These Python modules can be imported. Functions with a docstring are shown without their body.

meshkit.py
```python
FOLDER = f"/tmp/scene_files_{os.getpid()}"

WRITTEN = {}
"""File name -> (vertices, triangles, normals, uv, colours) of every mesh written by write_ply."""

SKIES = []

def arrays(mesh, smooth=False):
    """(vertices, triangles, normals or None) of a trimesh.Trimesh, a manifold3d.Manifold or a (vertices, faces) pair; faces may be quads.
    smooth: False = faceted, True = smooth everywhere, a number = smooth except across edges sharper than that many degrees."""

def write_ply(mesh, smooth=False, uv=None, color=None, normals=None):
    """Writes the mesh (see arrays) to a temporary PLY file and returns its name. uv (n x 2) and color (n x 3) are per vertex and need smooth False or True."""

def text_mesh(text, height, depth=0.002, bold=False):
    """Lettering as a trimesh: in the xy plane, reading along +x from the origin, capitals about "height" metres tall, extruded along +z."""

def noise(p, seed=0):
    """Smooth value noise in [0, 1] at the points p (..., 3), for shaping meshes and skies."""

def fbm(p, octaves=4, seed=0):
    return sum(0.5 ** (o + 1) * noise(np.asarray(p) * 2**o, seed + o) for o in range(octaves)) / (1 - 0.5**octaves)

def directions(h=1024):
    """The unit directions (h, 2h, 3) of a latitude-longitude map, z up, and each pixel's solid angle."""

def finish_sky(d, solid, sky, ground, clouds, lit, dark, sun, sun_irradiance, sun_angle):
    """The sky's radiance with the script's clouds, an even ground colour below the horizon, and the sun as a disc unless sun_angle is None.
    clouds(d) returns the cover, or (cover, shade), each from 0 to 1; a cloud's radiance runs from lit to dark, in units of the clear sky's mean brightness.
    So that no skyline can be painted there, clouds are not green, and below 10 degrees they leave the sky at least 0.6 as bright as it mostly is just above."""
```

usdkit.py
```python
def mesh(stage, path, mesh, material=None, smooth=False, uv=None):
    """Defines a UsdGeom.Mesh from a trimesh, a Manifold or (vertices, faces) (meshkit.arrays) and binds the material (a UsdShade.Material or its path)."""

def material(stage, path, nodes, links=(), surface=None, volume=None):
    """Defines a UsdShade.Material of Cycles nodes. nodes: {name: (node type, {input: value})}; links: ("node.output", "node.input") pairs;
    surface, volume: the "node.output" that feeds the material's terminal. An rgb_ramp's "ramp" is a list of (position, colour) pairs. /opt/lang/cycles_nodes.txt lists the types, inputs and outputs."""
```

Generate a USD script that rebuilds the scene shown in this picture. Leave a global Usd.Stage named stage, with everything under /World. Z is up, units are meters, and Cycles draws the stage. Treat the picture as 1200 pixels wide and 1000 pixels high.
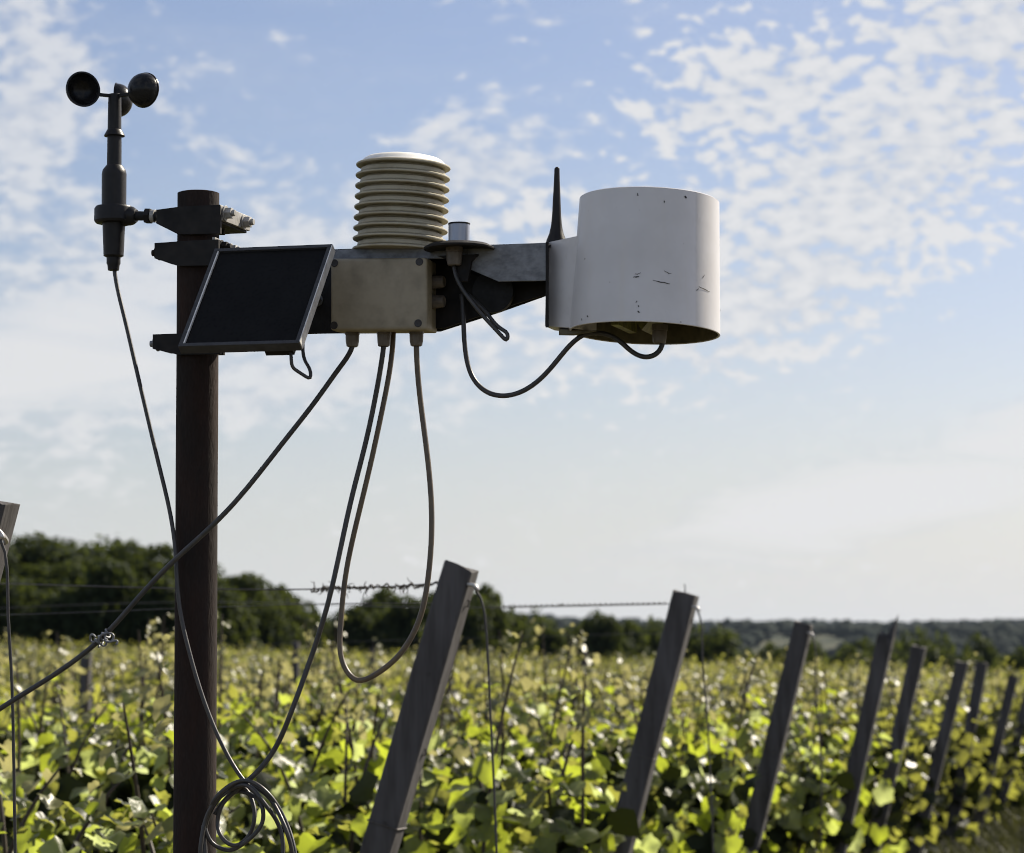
import math, random
import numpy as np, trimesh, usdkit, meshkit, manifold3d as m3
from pxr import Usd, UsdGeom, UsdLux, UsdShade, Gf, Sdf, Vt
from scipy.interpolate import CubicSpline
from shapely.geometry import Polygon

random.seed(7)
rng = np.random.default_rng(11)
stage = Usd.Stage.CreateInMemory()
UsdGeom.SetStageUpAxis(stage, 'Z')
UsdGeom.SetStageMetersPerUnit(stage, 1.0)
UsdGeom.Xform.Define(stage, '/World')

# ------------------------------------------------------------------ camera, sun, exposure
F = 3333.0                                   # focal length in pixels of a picture 1200 wide
PITCH = math.atan(300 / F)                   # the horizon lies 300 pixels under the middle
EYE = np.array([0, 0, 1.25])
RIGHT = np.array([1.0, 0, 0])
FWD = np.array([0, math.cos(PITCH), math.sin(PITCH)])
UP = np.array([0, -math.sin(PITCH), math.cos(PITCH)])
cam = UsdGeom.Camera.Define(stage, '/World/camera')
cam.CreateHorizontalApertureAttr(36.0)
cam.CreateVerticalApertureAttr(30.0)
cam.CreateFocalLengthAttr(F * 36 / 1200)
cam.CreateFStopAttr(12.0)
cam.CreateFocusDistanceAttr(3.63)
cam.CreateClippingRangeAttr(Gf.Vec2f(0.05, 60000))
cam.CreateExposureAttr(0.86)
cm = Gf.Matrix4d(1.0)
for i, r in enumerate((RIGHT, UP, -FWD)):
    cm.SetRow(i, Gf.Vec4d(*map(float, r), 0))
cm.SetRow(3, Gf.Vec4d(*map(float, EYE), 1))
UsdGeom.Xformable(cam).AddTransformOp().Set(cm)

SUN_EL, SUN_AZ = math.radians(38), math.radians(50)
SUNDIR = np.array([math.sin(SUN_AZ) * math.cos(SUN_EL), math.cos(SUN_AZ) * math.cos(SUN_EL), math.sin(SUN_EL)])
sun = UsdLux.DistantLight.Define(stage, '/World/sun_light')
sun.CreateAngleAttr(0.5)
sun.CreateNormalizeAttr(True)
sun.CreateIntensityAttr(1.25)
sun.CreateColorAttr(Gf.Vec3f(1.0, 0.91, 0.76))
z = SUNDIR
x = np.cross([0, 0, 1], z); x /= np.linalg.norm(x)
y = np.cross(z, x)
sm = Gf.Matrix4d(1.0)
for i, r in enumerate((x, y, z)):
    sm.SetRow(i, Gf.Vec4d(*map(float, r), 0))
UsdGeom.Xformable(sun).AddTransformOp().Set(sm)


def ray(px, py):
    d = RIGHT * (px - 600) / F + UP * (500 - py) / F + FWD
    return d


def P(px, py, Y):
    d = ray(px, py)
    return EYE + d * (Y / d[1])


# ------------------------------------------------------------------ sky: physical sky with fields of cloud
class G:
    """Collects the nodes and links of one material."""
    def __init__(s):
        s.n, s.l, s.k = {}, [], 0

    def node(s, kind, inputs=None, **links):
        name = f'{kind}_{s.k}'
        s.k += 1
        s.n[name] = (kind, inputs or {})
        for k, v in links.items():
            s.l.append((v, f'{name}.{k}'))
        return name

    def math(s, op, a, b=0.0, clamp=False):
        kw, lk = {'math_type': op, 'use_clamp': clamp}, {}
        for k, v in (('value1', a), ('value2', b)):
            if isinstance(v, str):
                lk[k] = v
            else:
                kw[k] = v
        return s.node('math', kw, **lk) + '.value'

    def dot(s, a, vec):
        return s.node('vector_math', {'math_type': 'dot_product', 'vector2': vec}, vector1=a) + '.value'

    def step(s, a, lo, hi):
        return s.node('map_range', {'range_type': 'smoothstep', 'from_min': lo, 'from_max': hi, 'to_min': 0.0, 'to_max': 1.0, 'clamp': True}, value=a) + '.result'

    def noise(s, vec, scale, detail=3, rough=0.5, dist=0.0):
        return s.node('noise_texture', {'scale': scale, 'detail': detail, 'roughness': rough, 'distortion': dist}, vector=vec) + '.fac'


def sky_material():
    g = G()
    tc = g.node('texture_coordinate') + '.generated'
    sky = g.node('sky_texture', {'sky_type': 'single_scattering', 'sun_disc': False, 'sun_elevation': SUN_EL, 'sun_rotation': SUN_AZ, 'altitude': 100.0, 'air_density': 1.0, 'aerosol_density': 1.2, 'ozone_density': 1.0}) + '.color'
    c0 = ray(600, 500); c0 = c0 / np.linalg.norm(c0)

    def blob(px, py, a, b, deg):
        c = ray(px, py); c = c / np.linalg.norm(c)
        t = math.radians(deg)
        e1 = (RIGHT * math.cos(t) + UP * math.sin(t)) / (a / F)
        e2 = (-RIGHT * math.sin(t) + UP * math.cos(t)) / (b / F)
        u = g.math('subtract', g.dot(tc, e1), float(c @ e1))
        v = g.math('subtract', g.dot(tc, e2), float(c @ e2))
        r2 = g.math('add', g.math('multiply', u, u), g.math('multiply', v, v))
        return g.math('exponent', g.math('multiply', r2, -1.0))
    warp = g.node('noise_texture', {'scale': 22.0, 'detail': 2.0}, vector=tc)
    wv = g.node('vector_math', {'math_type': 'scale', 'scale': 0.012}, vector1=warp + '.color') + '.vector'
    p = g.node('vector_math', {'math_type': 'add'}, vector1=tc, vector2=wv) + '.vector'
    # the puffs lie flattened and lean a little
    m = g.node('mapping', {'mapping_type': 'point', 'rotation': (0, math.radians(9), 0), 'scale': (1.0, 1.0, 1.9)}, vector=p) + '.vector'
    small = g.noise(m, 118.0, 2.5, 0.5)
    mid = g.noise(m, 27.0, 3.0, 0.5)
    ms = g.node('mapping', {'mapping_type': 'point', 'rotation': (0, math.radians(17), 0), 'scale': (0.45, 0.8, 2.4)}, vector=tc) + '.vector'
    streak = g.noise(ms, 20.0, 5.0, 0.6, 0.4)
    big = g.noise(tc, 3.0, 3.0, 0.55)
    # cover over the whole sky: fields drift where the broad noise is high; the fields in view lie where blobs say
    fields = [blob(1030, 190, 370, 150, 30), blob(1190, 30, 290, 150, 20), blob(890, 110, 170, 80, 15), blob(700, 310, 250, 110, 5), blob(900, 350, 260, 95, 22), blob(960, 270, 200, 110, 30)]
    mask = fields[0]
    for b_ in fields[1:]:
        mask = g.math('maximum', mask, b_)
    away = g.step(g.dot(tc, c0), 0.975, 0.93)
    mask = g.math('maximum', mask, g.math('multiply', g.step(big, 0.45, 0.62), away))
    left = [blob(90, 330, 240, 170, -6), blob(20, 130, 150, 190, 0), blob(40, 460, 360, 105, 4), blob(420, 415, 420, 80, 9), blob(560, 190, 130, 50, 8), blob(300, 300, 260, 80, 10)]
    lmask = left[0]
    for b_ in left[1:]:
        lmask = g.math('maximum', lmask, b_)
    v = g.math('add', g.math('multiply', small, 0.72), g.math('multiply', mid, 0.28))
    puff = g.step(g.math('add', v, g.math('multiply', mask, 0.27)), 0.615, 0.735)
    v2 = g.math('add', g.math('multiply', small, 0.45), g.math('multiply', mid, 0.55))
    puff2 = g.math('multiply', g.step(g.math('add', v2, g.math('multiply', lmask, 0.23)), 0.56, 0.76), 0.80)
    cir = [blob(1080, 575, 380, 66, 12), blob(1230, 510, 220, 66, 18), ]
    cm_ = g.math('maximum', g.math('maximum', cir[0], cir[1]), blob(20, 425, 340, 105, 4))
    wisp = g.math('multiply', g.step(g.math('add', g.math('multiply', streak, 1.0), g.math('multiply', cm_, 0.55)), 0.66, 1.08), 0.95)
    veil = g.math('multiply', g.step(g.math('add', streak, g.math('multiply', big, 0.3)), 0.5, 0.95), 0.16)
    cov = g.math('maximum', g.math('maximum', puff, puff2), g.math('maximum', wisp, veil))
    cov = g.math('multiply', cov, 0.93, True)
    # a thin milky air low down
    zc = g.node('separate_xyz', vector=tc) + '.z'
    low = g.math('multiply', g.step(zc, 0.125, -0.01), LOWHAZE)
    pale = g.node('hsv', {'saturation': SKYSAT, 'value': 1.0, 'fac': 1.0, 'hue': 0.5}, color=sky) + '.color'
    pale = g.node('mix_color', {'blend_type': 'multiply', 'fac': 1.0, 'b': SKYTINT, 'use_clamp': False}, a=pale) + '.result'
    a = g.node('mix_color', {'blend_type': 'mix', 'b': LOWCOL}, fac=low, a=pale) + '.result'
    shade = g.node('mix_color', {'blend_type': 'mix', 'a': CLOUD_DARK, 'b': CLOUD_LIT}, fac=g.math('maximum', g.step(v, 0.40, 0.62), g.step(wisp, 0.15, 0.6))) + '.result'
    c = g.node('mix_color', {'blend_type': 'mix'}, fac=cov, a=a, b=shade) + '.result'
    bg = g.node('background_shader', {'strength': SKY_STRENGTH}, color=c)
    return usdkit.material(stage, '/World/Looks/sky', g.n, g.l, surface=bg + '.background')


SKY_STRENGTH = 0.05
SKYSAT = 1.08
SKYTINT = (1.21, 1.11, 1.18)
LOWHAZE = 0.88
LOWCOL = (7.6, 8.1, 8.7)
CLOUD_LIT = (8.7, 8.7, 8.8)
CLOUD_DARK = (7.0, 7.3, 7.9)
dome = UsdLux.DomeLight.Define(stage, '/World/sky')
UsdShade.MaterialBindingAPI.Apply(dome.GetPrim()).Bind(sky_material())
dome.GetPrim().SetCustomDataByKey('kind', 'structure')


# ------------------------------------------------------------------ materials
def pbr(name, color, rough=0.6, metal=0.0, spec=0.5, var=0.0, scale=40.0, color2=None, bump=0.0, bscale=200.0, bevel=0.0, stretch=(1, 1, 1), ramp=(0.35, 0.65), detail=6.0, **extra):
    """A worn surface: two tones mixed by noise in object space, a little bump and rounded edges."""
    g = G()
    tc = g.node('texture_coordinate') + '.object'
    mp = g.node('mapping', {'mapping_type': 'point', 'scale': stretch}, vector=tc) + '.vector'
    pb = g.node('principled_bsdf', {'base_color': color, 'roughness': rough, 'metallic': metal, 'specular_ior_level': spec, **extra})
    if color2 is not None:
        n = g.noise(mp, scale, detail, 0.62)
        r = g.node('rgb_ramp', {'ramp': [(ramp[0], color), (ramp[1], color2)]}, fac=n)
        g.l.append((r + '.color', pb + '.base_color'))
    last = None
    if bevel:
        last = g.node('bevel', {'samples': 6, 'radius': bevel}) + '.bevel'
    if bump:
        h = g.noise(mp, bscale, 4.0, 0.6)
        b = g.node('bump', {'strength': bump, 'distance': 0.002}, height=h)
        if last:
            g.l.append((last, b + '.normal'))
        last = b + '.normal'
        rn = g.node('map_range', {'from_min': 0.3, 'from_max': 0.7, 'to_min': max(0.05, rough - 0.13), 'to_max': min(1, rough + 0.13)}, value=h)
        g.l.append((rn + '.result', pb + '.roughness'))
    if last:
        g.l.append((last, pb + '.normal'))
    return usdkit.material(stage, '/World/Looks/' + name, g.n, g.l, surface=pb + '.BSDF')


M = {}
M['rust'] = pbr('rusty_steel', (0.026, 0.0155, 0.0125), 0.85, 0.0, 0.15, scale=30, color2=(0.016, 0.013, 0.012), bump=0.5, bscale=350, stretch=(1, 1, 0.25))
M['black_plastic'] = pbr('black_plastic', (0.010, 0.010, 0.011), 0.42, 0.0, 0.22, scale=60, color2=(0.016, 0.015, 0.015), bump=0.08, bscale=500, bevel=0.0008)
M['cup_plastic'] = pbr('cup_plastic', (0.007, 0.007, 0.008), 0.25, 0.0, 0.22, scale=50, color2=(0.011, 0.011, 0.011), bump=0.01, bscale=300)
M['black_steel'] = pbr('black_steel', (0.009, 0.009, 0.0095), 0.6, 0.0, 0.15, scale=50, color2=(0.022, 0.020, 0.019), bump=0.15, bevel=0.0012)
M['galv'] = pbr('galvanised_steel', (0.20, 0.21, 0.225), 0.55, 0.35, 0.5, scale=55, color2=(0.10, 0.105, 0.115), bump=0.15, bscale=160, bevel=0.001, ramp=(0.40, 0.68), stretch=(1, 1, 1.6))
M['galv_dark'] = pbr('dull_steel', (0.018, 0.0185, 0.020), 0.6, 0.0, 0.2, scale=45, color2=(0.010, 0.0105, 0.011), bump=0.15, bevel=0.001)
M['zinc'] = pbr('bright_zinc', (0.34, 0.335, 0.32), 0.5, 0.2, scale=90, color2=(0.22, 0.21, 0.19), bump=0.1, bevel=0.0008)
M['sunlit_edge_paint'] = pbr('sunlit_edge_paint', (0.74, 0.72, 0.68), 0.42, 0.2, scale=90, color2=(0.55, 0.53, 0.5))  # pale colour standing in for sun on the panel frame edges
M['frame_alu'] = pbr('anodised_frame', (0.030, 0.030, 0.031), 0.5, 0.1, scale=60, color2=(0.018, 0.018, 0.019), bump=0.1, bevel=0.001, stretch=(1, 1, 1))
M['cell'] = pbr('dark_cell', (0.006, 0.006, 0.006), 0.35, 0.0, 0.05, scale=30, color2=(0.008, 0.008, 0.008), bump=0.02)
M['box'] = pbr('grey_beige_box', (0.275, 0.24, 0.172), 0.55, scale=28, color2=(0.17, 0.145, 0.10), bump=0.1, bscale=240, bevel=0.003, ramp=(0.42, 0.75))
M['gland'] = pbr('brown_grey_nylon', (0.145, 0.125, 0.105), 0.5, scale=70, color2=(0.09, 0.075, 0.06), bump=0.08, bevel=0.0008)
M['screw'] = pbr('dark_screw', (0.02, 0.017, 0.016), 0.5)
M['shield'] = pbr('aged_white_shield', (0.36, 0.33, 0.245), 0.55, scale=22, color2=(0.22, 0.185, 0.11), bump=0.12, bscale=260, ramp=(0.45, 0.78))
M['shield_top_lit'] = pbr('sunlit_shield_cap', (0.86, 0.84, 0.78), 0.45, scale=22, color2=(0.66, 0.63, 0.54), bump=0.08, bscale=260, ramp=(0.45, 0.78))  # lighter than the plates: the sunlit top is put into the colour
M['gauge'] = None
M['white'] = pbr('white_plate', (0.585, 0.58, 0.59), 0.4, scale=30, color2=(0.51, 0.50, 0.50), bump=0.05, bevel=0.001, ramp=(0.45, 0.8))
M['diffuser'] = pbr('sensor_cap', (0.34, 0.36, 0.41), 0.22, 0.25, scale=30, color2=(0.28, 0.30, 0.35))
M['inside'] = pbr('dark_inside', (0.13, 0.115, 0.065), 0.6, scale=45, color2=(0.05, 0.045, 0.025), bump=0.2)
M['yellow_inside'] = pbr('yellowed_plastic', (0.26, 0.26, 0.07), 0.4, scale=60, color2=(0.04, 0.038, 0.015))
M['cable'] = pbr('grey_cable', (0.022, 0.022, 0.023), 0.42, scale=70, color2=(0.042, 0.038, 0.034), bump=0.08, bscale=400)
M['cable_brown'] = pbr('sunbleached_cable', (0.115, 0.085, 0.05), 0.45, scale=60, color2=(0.07, 0.055, 0.04), bump=0.08, bscale=400)
M['wire'] = pbr('fence_wire', (0.10, 0.095, 0.09), 0.45, 0.5, scale=80, color2=(0.06, 0.05, 0.045))
M['wirebright'] = pbr('bright_wire', (0.5, 0.49, 0.47), 0.35, 0.8, scale=80, color2=(0.32, 0.3, 0.28))
M['post'] = pbr('weathered_timber', (0.078, 0.075, 0.077), 0.85, 0.0, 0.3, scale=26, color2=(0.032, 0.029, 0.028), bump=0.7, bscale=110, bevel=0.003, stretch=(1, 1, 0.10))
M['tendril'] = pbr('dry_tendril', (0.05, 0.038, 0.026), 0.8)
M['bark'] = pbr('vine_bark', (0.075, 0.055, 0.04), 0.9, scale=30, color2=(0.04, 0.03, 0.024), bump=0.8, bscale=60, stretch=(1, 1, 0.2))
M['shoot'] = pbr('vine_shoot', (0.030, 0.016, 0.012), 0.6, scale=8, color2=(0.045, 0.032, 0.016))
M['tree_bark'] = pbr('tree_bark', (0.07, 0.06, 0.05), 0.9, scale=4, color2=(0.04, 0.035, 0.03))
M['soil'] = pbr('soil', (0.085, 0.065, 0.042), 0.95, 0, 0.2, scale=1.2, color2=(0.05, 0.052, 0.024), bump=0.6, bscale=9, detail=10.0)


def gauge_material():
    g = G()
    tc = g.node('texture_coordinate') + '.object'
    n1 = g.noise(tc, 14.0, 5.0, 0.6)
    base = g.node('rgb_ramp', {'ramp': [(0.3, (0.585, 0.58, 0.59)), (0.75, (0.51, 0.50, 0.50))]}, fac=n1) + '.color'
    n2 = g.noise(tc, 130.0, 2.0, 0.5)
    spot = g.math('multiply', g.step(n2, 0.755, 0.79), 0.7)
    c = g.node('mix_color', {'blend_type': 'mix', 'b': (0.12, 0.10, 0.085)}, fac=spot, a=base) + '.result'
    mp = g.node('mapping', {'mapping_type': 'point', 'scale': (30.0, 30.0, 3.0)}, vector=tc) + '.vector'
    run = g.math('multiply', g.step(g.noise(mp, 1.6, 3.0, 0.6), 0.52, 0.75), 0.25)
    c = g.node('mix_color', {'blend_type': 'mix', 'b': (0.55, 0.51, 0.46)}, fac=run, a=c) + '.result'
    pb = g.node('principled_bsdf', {'roughness': 0.36, 'specular_ior_level': 0.5}, base_color=c)
    h = g.noise(tc, 60.0, 4.0, 0.6)
    b = g.node('bump', {'strength': 0.06, 'distance': 0.002}, height=h)
    g.l.append((b + '.normal', pb + '.normal'))
    return usdkit.material(stage, '/World/Looks/white_painted_metal', g.n, g.l, surface=pb + '.BSDF')


M['gauge'] = gauge_material()


def leaf_material(name, dark, light, trans, rough, tmix, spec=0.5, per_object=False, under=None, fine=60.0):
    g = G()
    rnd = g.node('object_info') + '.random' if per_object else g.node('geometry') + '.random_per_island'
    geo = g.node('geometry')
    pos = geo + '.position'
    n = g.noise(pos, 1.3 if not per_object else 2.3, 2.0)
    f = g.math('add', g.math('multiply', rnd, 0.75), g.math('multiply', n, 0.35), True)
    col = g.node('rgb_ramp', {'ramp': [(0.18, dark), (0.62, light), (0.97, tuple(1.45 * a for a in light))]}, fac=f) + '.color'
    tcol = g.node('rgb_ramp', {'ramp': [(0.1, tuple(t * 0.42 for t in trans)), (0.6, tuple(t * 0.85 for t in trans)), (0.95, (trans[0], trans[1] * 0.96, min(0.6, trans[2] + 0.42 * trans[0])))]}, fac=f) + '.color'
    vein = g.noise(pos, fine, 3.0, 0.6)
    col = g.node('mix_color', {'blend_type': 'multiply', 'fac': 0.5}, a=col, b=g.node('rgb_ramp', {'ramp': [(0.3, (0.6, 0.6, 0.6)), (0.7, (1.1, 1.1, 1.0))]}, fac=vein) + '.color') + '.result'
    if under is not None:
        col = g.node('mix_color', {'blend_type': 'mix', 'b': under}, fac=g.math('multiply', geo + '.backfacing', 0.75), a=col) + '.result'
    b = g.node('bump', {'strength': 0.35, 'distance': 0.004}, height=vein) + '.normal'
    pb = g.node('principled_bsdf', {'roughness': rough, 'specular_ior_level': spec}, base_color=col, normal=b)
    tr = g.node('translucent_bsdf', {}, color=tcol)
    mx = g.node('mix_closure', {'fac': tmix}, closure1=pb + '.BSDF', closure2=tr + '.BSDF')
    return usdkit.material(stage, '/World/Looks/' + name, g.n, g.l, surface=mx + '.closure')


M['leaf'] = leaf_material('vine_leaf', (0.020, 0.030, 0.010), (0.062, 0.072, 0.024), (0.72, 0.85, 0.07), 0.40, 0.42, 0.6, per_object=True, under=(0.075, 0.085, 0.045), fine=140.0)
M['leafmass'] = leaf_material('vine_foliage', (0.020, 0.030, 0.010), (0.080, 0.088, 0.034), (0.84, 0.86, 0.14), 0.42, 0.42, 0.6, under=(0.085, 0.09, 0.05))
M['leafshade'] = leaf_material('vine_shade_foliage', (0.014, 0.021, 0.008), (0.026, 0.033, 0.012), (0.07, 0.09, 0.015), 0.6, 0.12, 0.2)  # darker than the outer leaves, shade inside the row put into the colour
M['tip'] = leaf_material('vine_tip', (0.16, 0.165, 0.07), (0.27, 0.265, 0.11), (0.88, 0.83, 0.32), 0.42, 0.40, 0.6, under=(0.28, 0.26, 0.17))
M['tree'] = leaf_material('tree_foliage', (0.018, 0.030, 0.012), (0.060, 0.078, 0.027), (0.20, 0.25, 0.04), 0.7, 0.30, 0.12, fine=2.0)
M['wood_far'] = leaf_material('far_wood', (0.010, 0.016, 0.014), (0.021, 0.028, 0.022), (0.025, 0.032, 0.02), 0.9, 0.1, 0.05, per_object=True, fine=0.3)


# ------------------------------------------------------------------ scene helpers
counts = {}


def numbered(path):
    n = counts.get(path, 0)
    counts[path] = n + 1
    return path if n == 0 else f'{path}_{n:03d}'


def ppath(parent):
    return '/World' if parent is None else (parent if isinstance(parent, str) else str(parent.GetPath()))


def tag(prim, label=None, cat=None, group=None, kind=None):
    for k, v in (('label', label), ('category', cat), ('group', group), ('kind', kind)):
        if v:
            prim.SetCustomDataByKey(k, v)
    return prim


def obj(name, mesh, mat, parent=None, smooth=False, **kw):
    p = numbered(ppath(parent) + '/' + name)
    return tag(usdkit.mesh(stage, p, mesh, M[mat], smooth=smooth).GetPrim(), **kw)


def thing(name, label, cat, group=None, loc=None):
    x = UsdGeom.Xform.Define(stage, numbered('/World/' + name))
    if loc is not None:
        x.AddTranslateOp().Set(Gf.Vec3d(*map(float, loc)))
    return tag(x.GetPrim(), label, cat, group)


def cat(ms):
    return trimesh.util.concatenate(ms)


def hull(pts):
    return trimesh.convex.convex_hull(np.asarray(pts))


def frame(axis, hint=(0, 0, 1)):
    a = np.asarray(axis, float); a = a / np.linalg.norm(a)
    h = np.asarray(hint, float)
    if abs(a @ h) > 0.95 * np.linalg.norm(h):
        h = np.array([1.0, 0, 0])
    x = np.cross(h, a); x /= np.linalg.norm(x)
    return x, np.cross(a, x), a


def revolve(profile, base, axis, n=64, spin=0.0):
    """profile: (r, h) from the base along the axis."""
    pr = np.asarray(profile, float)
    X, Y_, A = frame(axis)
    t = np.arange(n) / n * 2 * np.pi + spin
    ring = np.cos(t)[:, None] * X + np.sin(t)[:, None] * Y_
    v = np.asarray(base) + pr[:, None, 1:2] * A + pr[:, None, 0:1] * ring[None]
    i, j = np.meshgrid(np.arange(len(pr) - 1), np.arange(n), indexing='ij')
    q = np.stack([i * n + j, i * n + (j + 1) % n, (i + 1) * n + (j + 1) % n, (i + 1) * n + j], -1).reshape(-1, 4)
    f = np.vstack([q[:, [0, 1, 2]], q[:, [0, 2, 3]]])
    m = trimesh.Trimesh(v.reshape(-1, 3), f, process=False)
    m.merge_vertices()
    m.update_faces(m.nondegenerate_faces())
    m.fix_normals()
    return m


def cyl(a, b, r, n=24, r2=None):
    a, b = np.asarray(a, float), np.asarray(b, float)
    L = np.linalg.norm(b - a)
    return revolve([(0, 0), (r, 0), (r if r2 is None else r2, L), (0, L)], a, b - a, n)


def tube(pts, r, sides=10, steps=0, caps=True):
    p = np.asarray(pts, float)
    rr = np.broadcast_to(np.asarray(r, float), (len(p),))
    if steps:
        s = np.concatenate([[0], np.cumsum(np.linalg.norm(np.diff(p, axis=0), axis=1))])
        u = np.linspace(0, s[-1], steps)
        rr = np.interp(u, s, rr)
        p = CubicSpline(s, p)(u)
    t = np.gradient(p, axis=0); t /= np.linalg.norm(t, axis=1, keepdims=True) + 1e-12
    a = np.zeros_like(p)
    h = np.array([0.3, 1.0, 0.1])
    a0 = np.cross(t[0], h); a0 /= np.linalg.norm(a0)
    for i in range(len(p)):
        a0 = a0 - (a0 @ t[i]) * t[i]; a0 /= np.linalg.norm(a0)
        a[i] = a0
    b = np.cross(t, a)
    g = np.arange(sides) / sides * 2 * np.pi
    v = p[:, None] + rr[:, None, None] * (np.cos(g)[None, :, None] * a[:, None] + np.sin(g)[None, :, None] * b[:, None])
    n = len(p)
    i, j = np.meshgrid(np.arange(n - 1), np.arange(sides), indexing='ij')
    q = np.stack([i * sides + j, i * sides + (j + 1) % sides, (i + 1) * sides + (j + 1) % sides, (i + 1) * sides + j], -1).reshape(-1, 4)
    f = [q[:, [0, 1, 2]], q[:, [0, 2, 3]]]
    v = v.reshape(-1, 3)
    if caps:
        v = np.vstack([v, p[0], p[-1]])
        k = np.arange(sides)
        f += [np.stack([np.full(sides, n * sides), (k + 1) % sides, k], 1), np.stack([np.full(sides, n * sides + 1), (n - 1) * sides + k, (n - 1) * sides + (k + 1) % sides], 1)]
    return trimesh.Trimesh(v, np.vstack(f), process=False)


# ------------------------------------------------------------------ the lie of the land
def lawn(X, Y):
    """Height of the vineyard slope."""
    return -0.12 + 0.0085 * Y - 0.029 * X


def ground_z(X, Y):
    X, Y = np.asarray(X, float), np.asarray(Y, float)
    near = lawn(np.clip(X, -45, 45), np.clip(Y, -40, 95))
    w = np.clip((np.hypot(X, Y) - 90) / 160, 0, 1)
    w = w * w * (3 - 2 * w)
    dip = -9.0 + 3.0 * meshkit.fbm(np.stack([X / 420, Y / 420, 0 * X], -1), 3, 5)
    return near * (1 - w) + dip * w


ax = np.unique(np.concatenate([np.linspace(-60, 60, 81), np.sign(np.linspace(-1, 1, 61)) * (60 + 9000 * np.abs(np.linspace(-1, 1, 61)) ** 2.5)]))
GX, GY = np.meshgrid(ax, ax + 30.0)
GZ = ground_z(GX, GY) + 0.02 * (meshkit.fbm(np.stack([GX / 1.7, GY / 1.7, 0 * GX], -1), 3) - 0.5)
n = len(ax)
i, j = np.meshgrid(np.arange(n - 1), np.arange(n - 1), indexing='ij')
q = np.stack([i * n + j, i * n + j + 1, (i + 1) * n + j + 1, (i + 1) * n + j], -1).reshape(-1, 4)
obj('ground', (np.stack([GX, GY, GZ], -1).reshape(-1, 3), q), 'soil', smooth=True, kind='structure')

# hills far beyond the valley
ang = np.linspace(-1.25, 1.25, 220)
dist = np.linspace(700, 4600, 90)
HA, HD = np.meshgrid(ang, dist)


def hill_z(a, d):
    """Two wooded ridges."""
    n1 = meshkit.fbm(np.stack([a * 7 + 3, 0 * a, 0 * a], -1), 4, 2)
    n2 = meshkit.fbm(np.stack([a * 5 + 31, 0 * a + 2, 0 * a], -1), 4, 9)
    back = (66 + 26 * (n1 - 0.5)) * np.exp(-((d - 3100) / 800) ** 2)
    mid = (34 + 24 * (n2 - 0.5)) * np.exp(-((d - 1750) / 330) ** 2)
    roll = 5 * (meshkit.fbm(np.stack([a * 16, d / 300, 0 * a], -1), 3, 4) - 0.5)
    return -10.0 + np.maximum(0, (d - 900) / 1200).clip(0, 1) * 8 + back + mid + roll * ((d - 700) / 600).clip(0, 1)


HX, HY, HZ = HD * np.sin(HA), HD * np.cos(HA), hill_z(HA, HD)
n1_, n2_ = HX.shape
i, j = np.meshgrid(np.arange(n1_ - 1), np.arange(n2_ - 1), indexing='ij')
q = np.stack([i * n2_ + j, i * n2_ + j + 1, (i + 1) * n2_ + j + 1, (i + 1) * n2_ + j], -1).reshape(-1, 4)
M['fields'] = pbr('far_fields', (0.03, 0.038, 0.025), 0.95, 0, 0.1, scale=0.012, color2=(0.09, 0.088, 0.055), ramp=(0.46, 0.60))
obj('hills', (np.stack([HX, HY, HZ], -1).reshape(-1, 3), q), 'fields', smooth=True, kind='structure')


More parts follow.
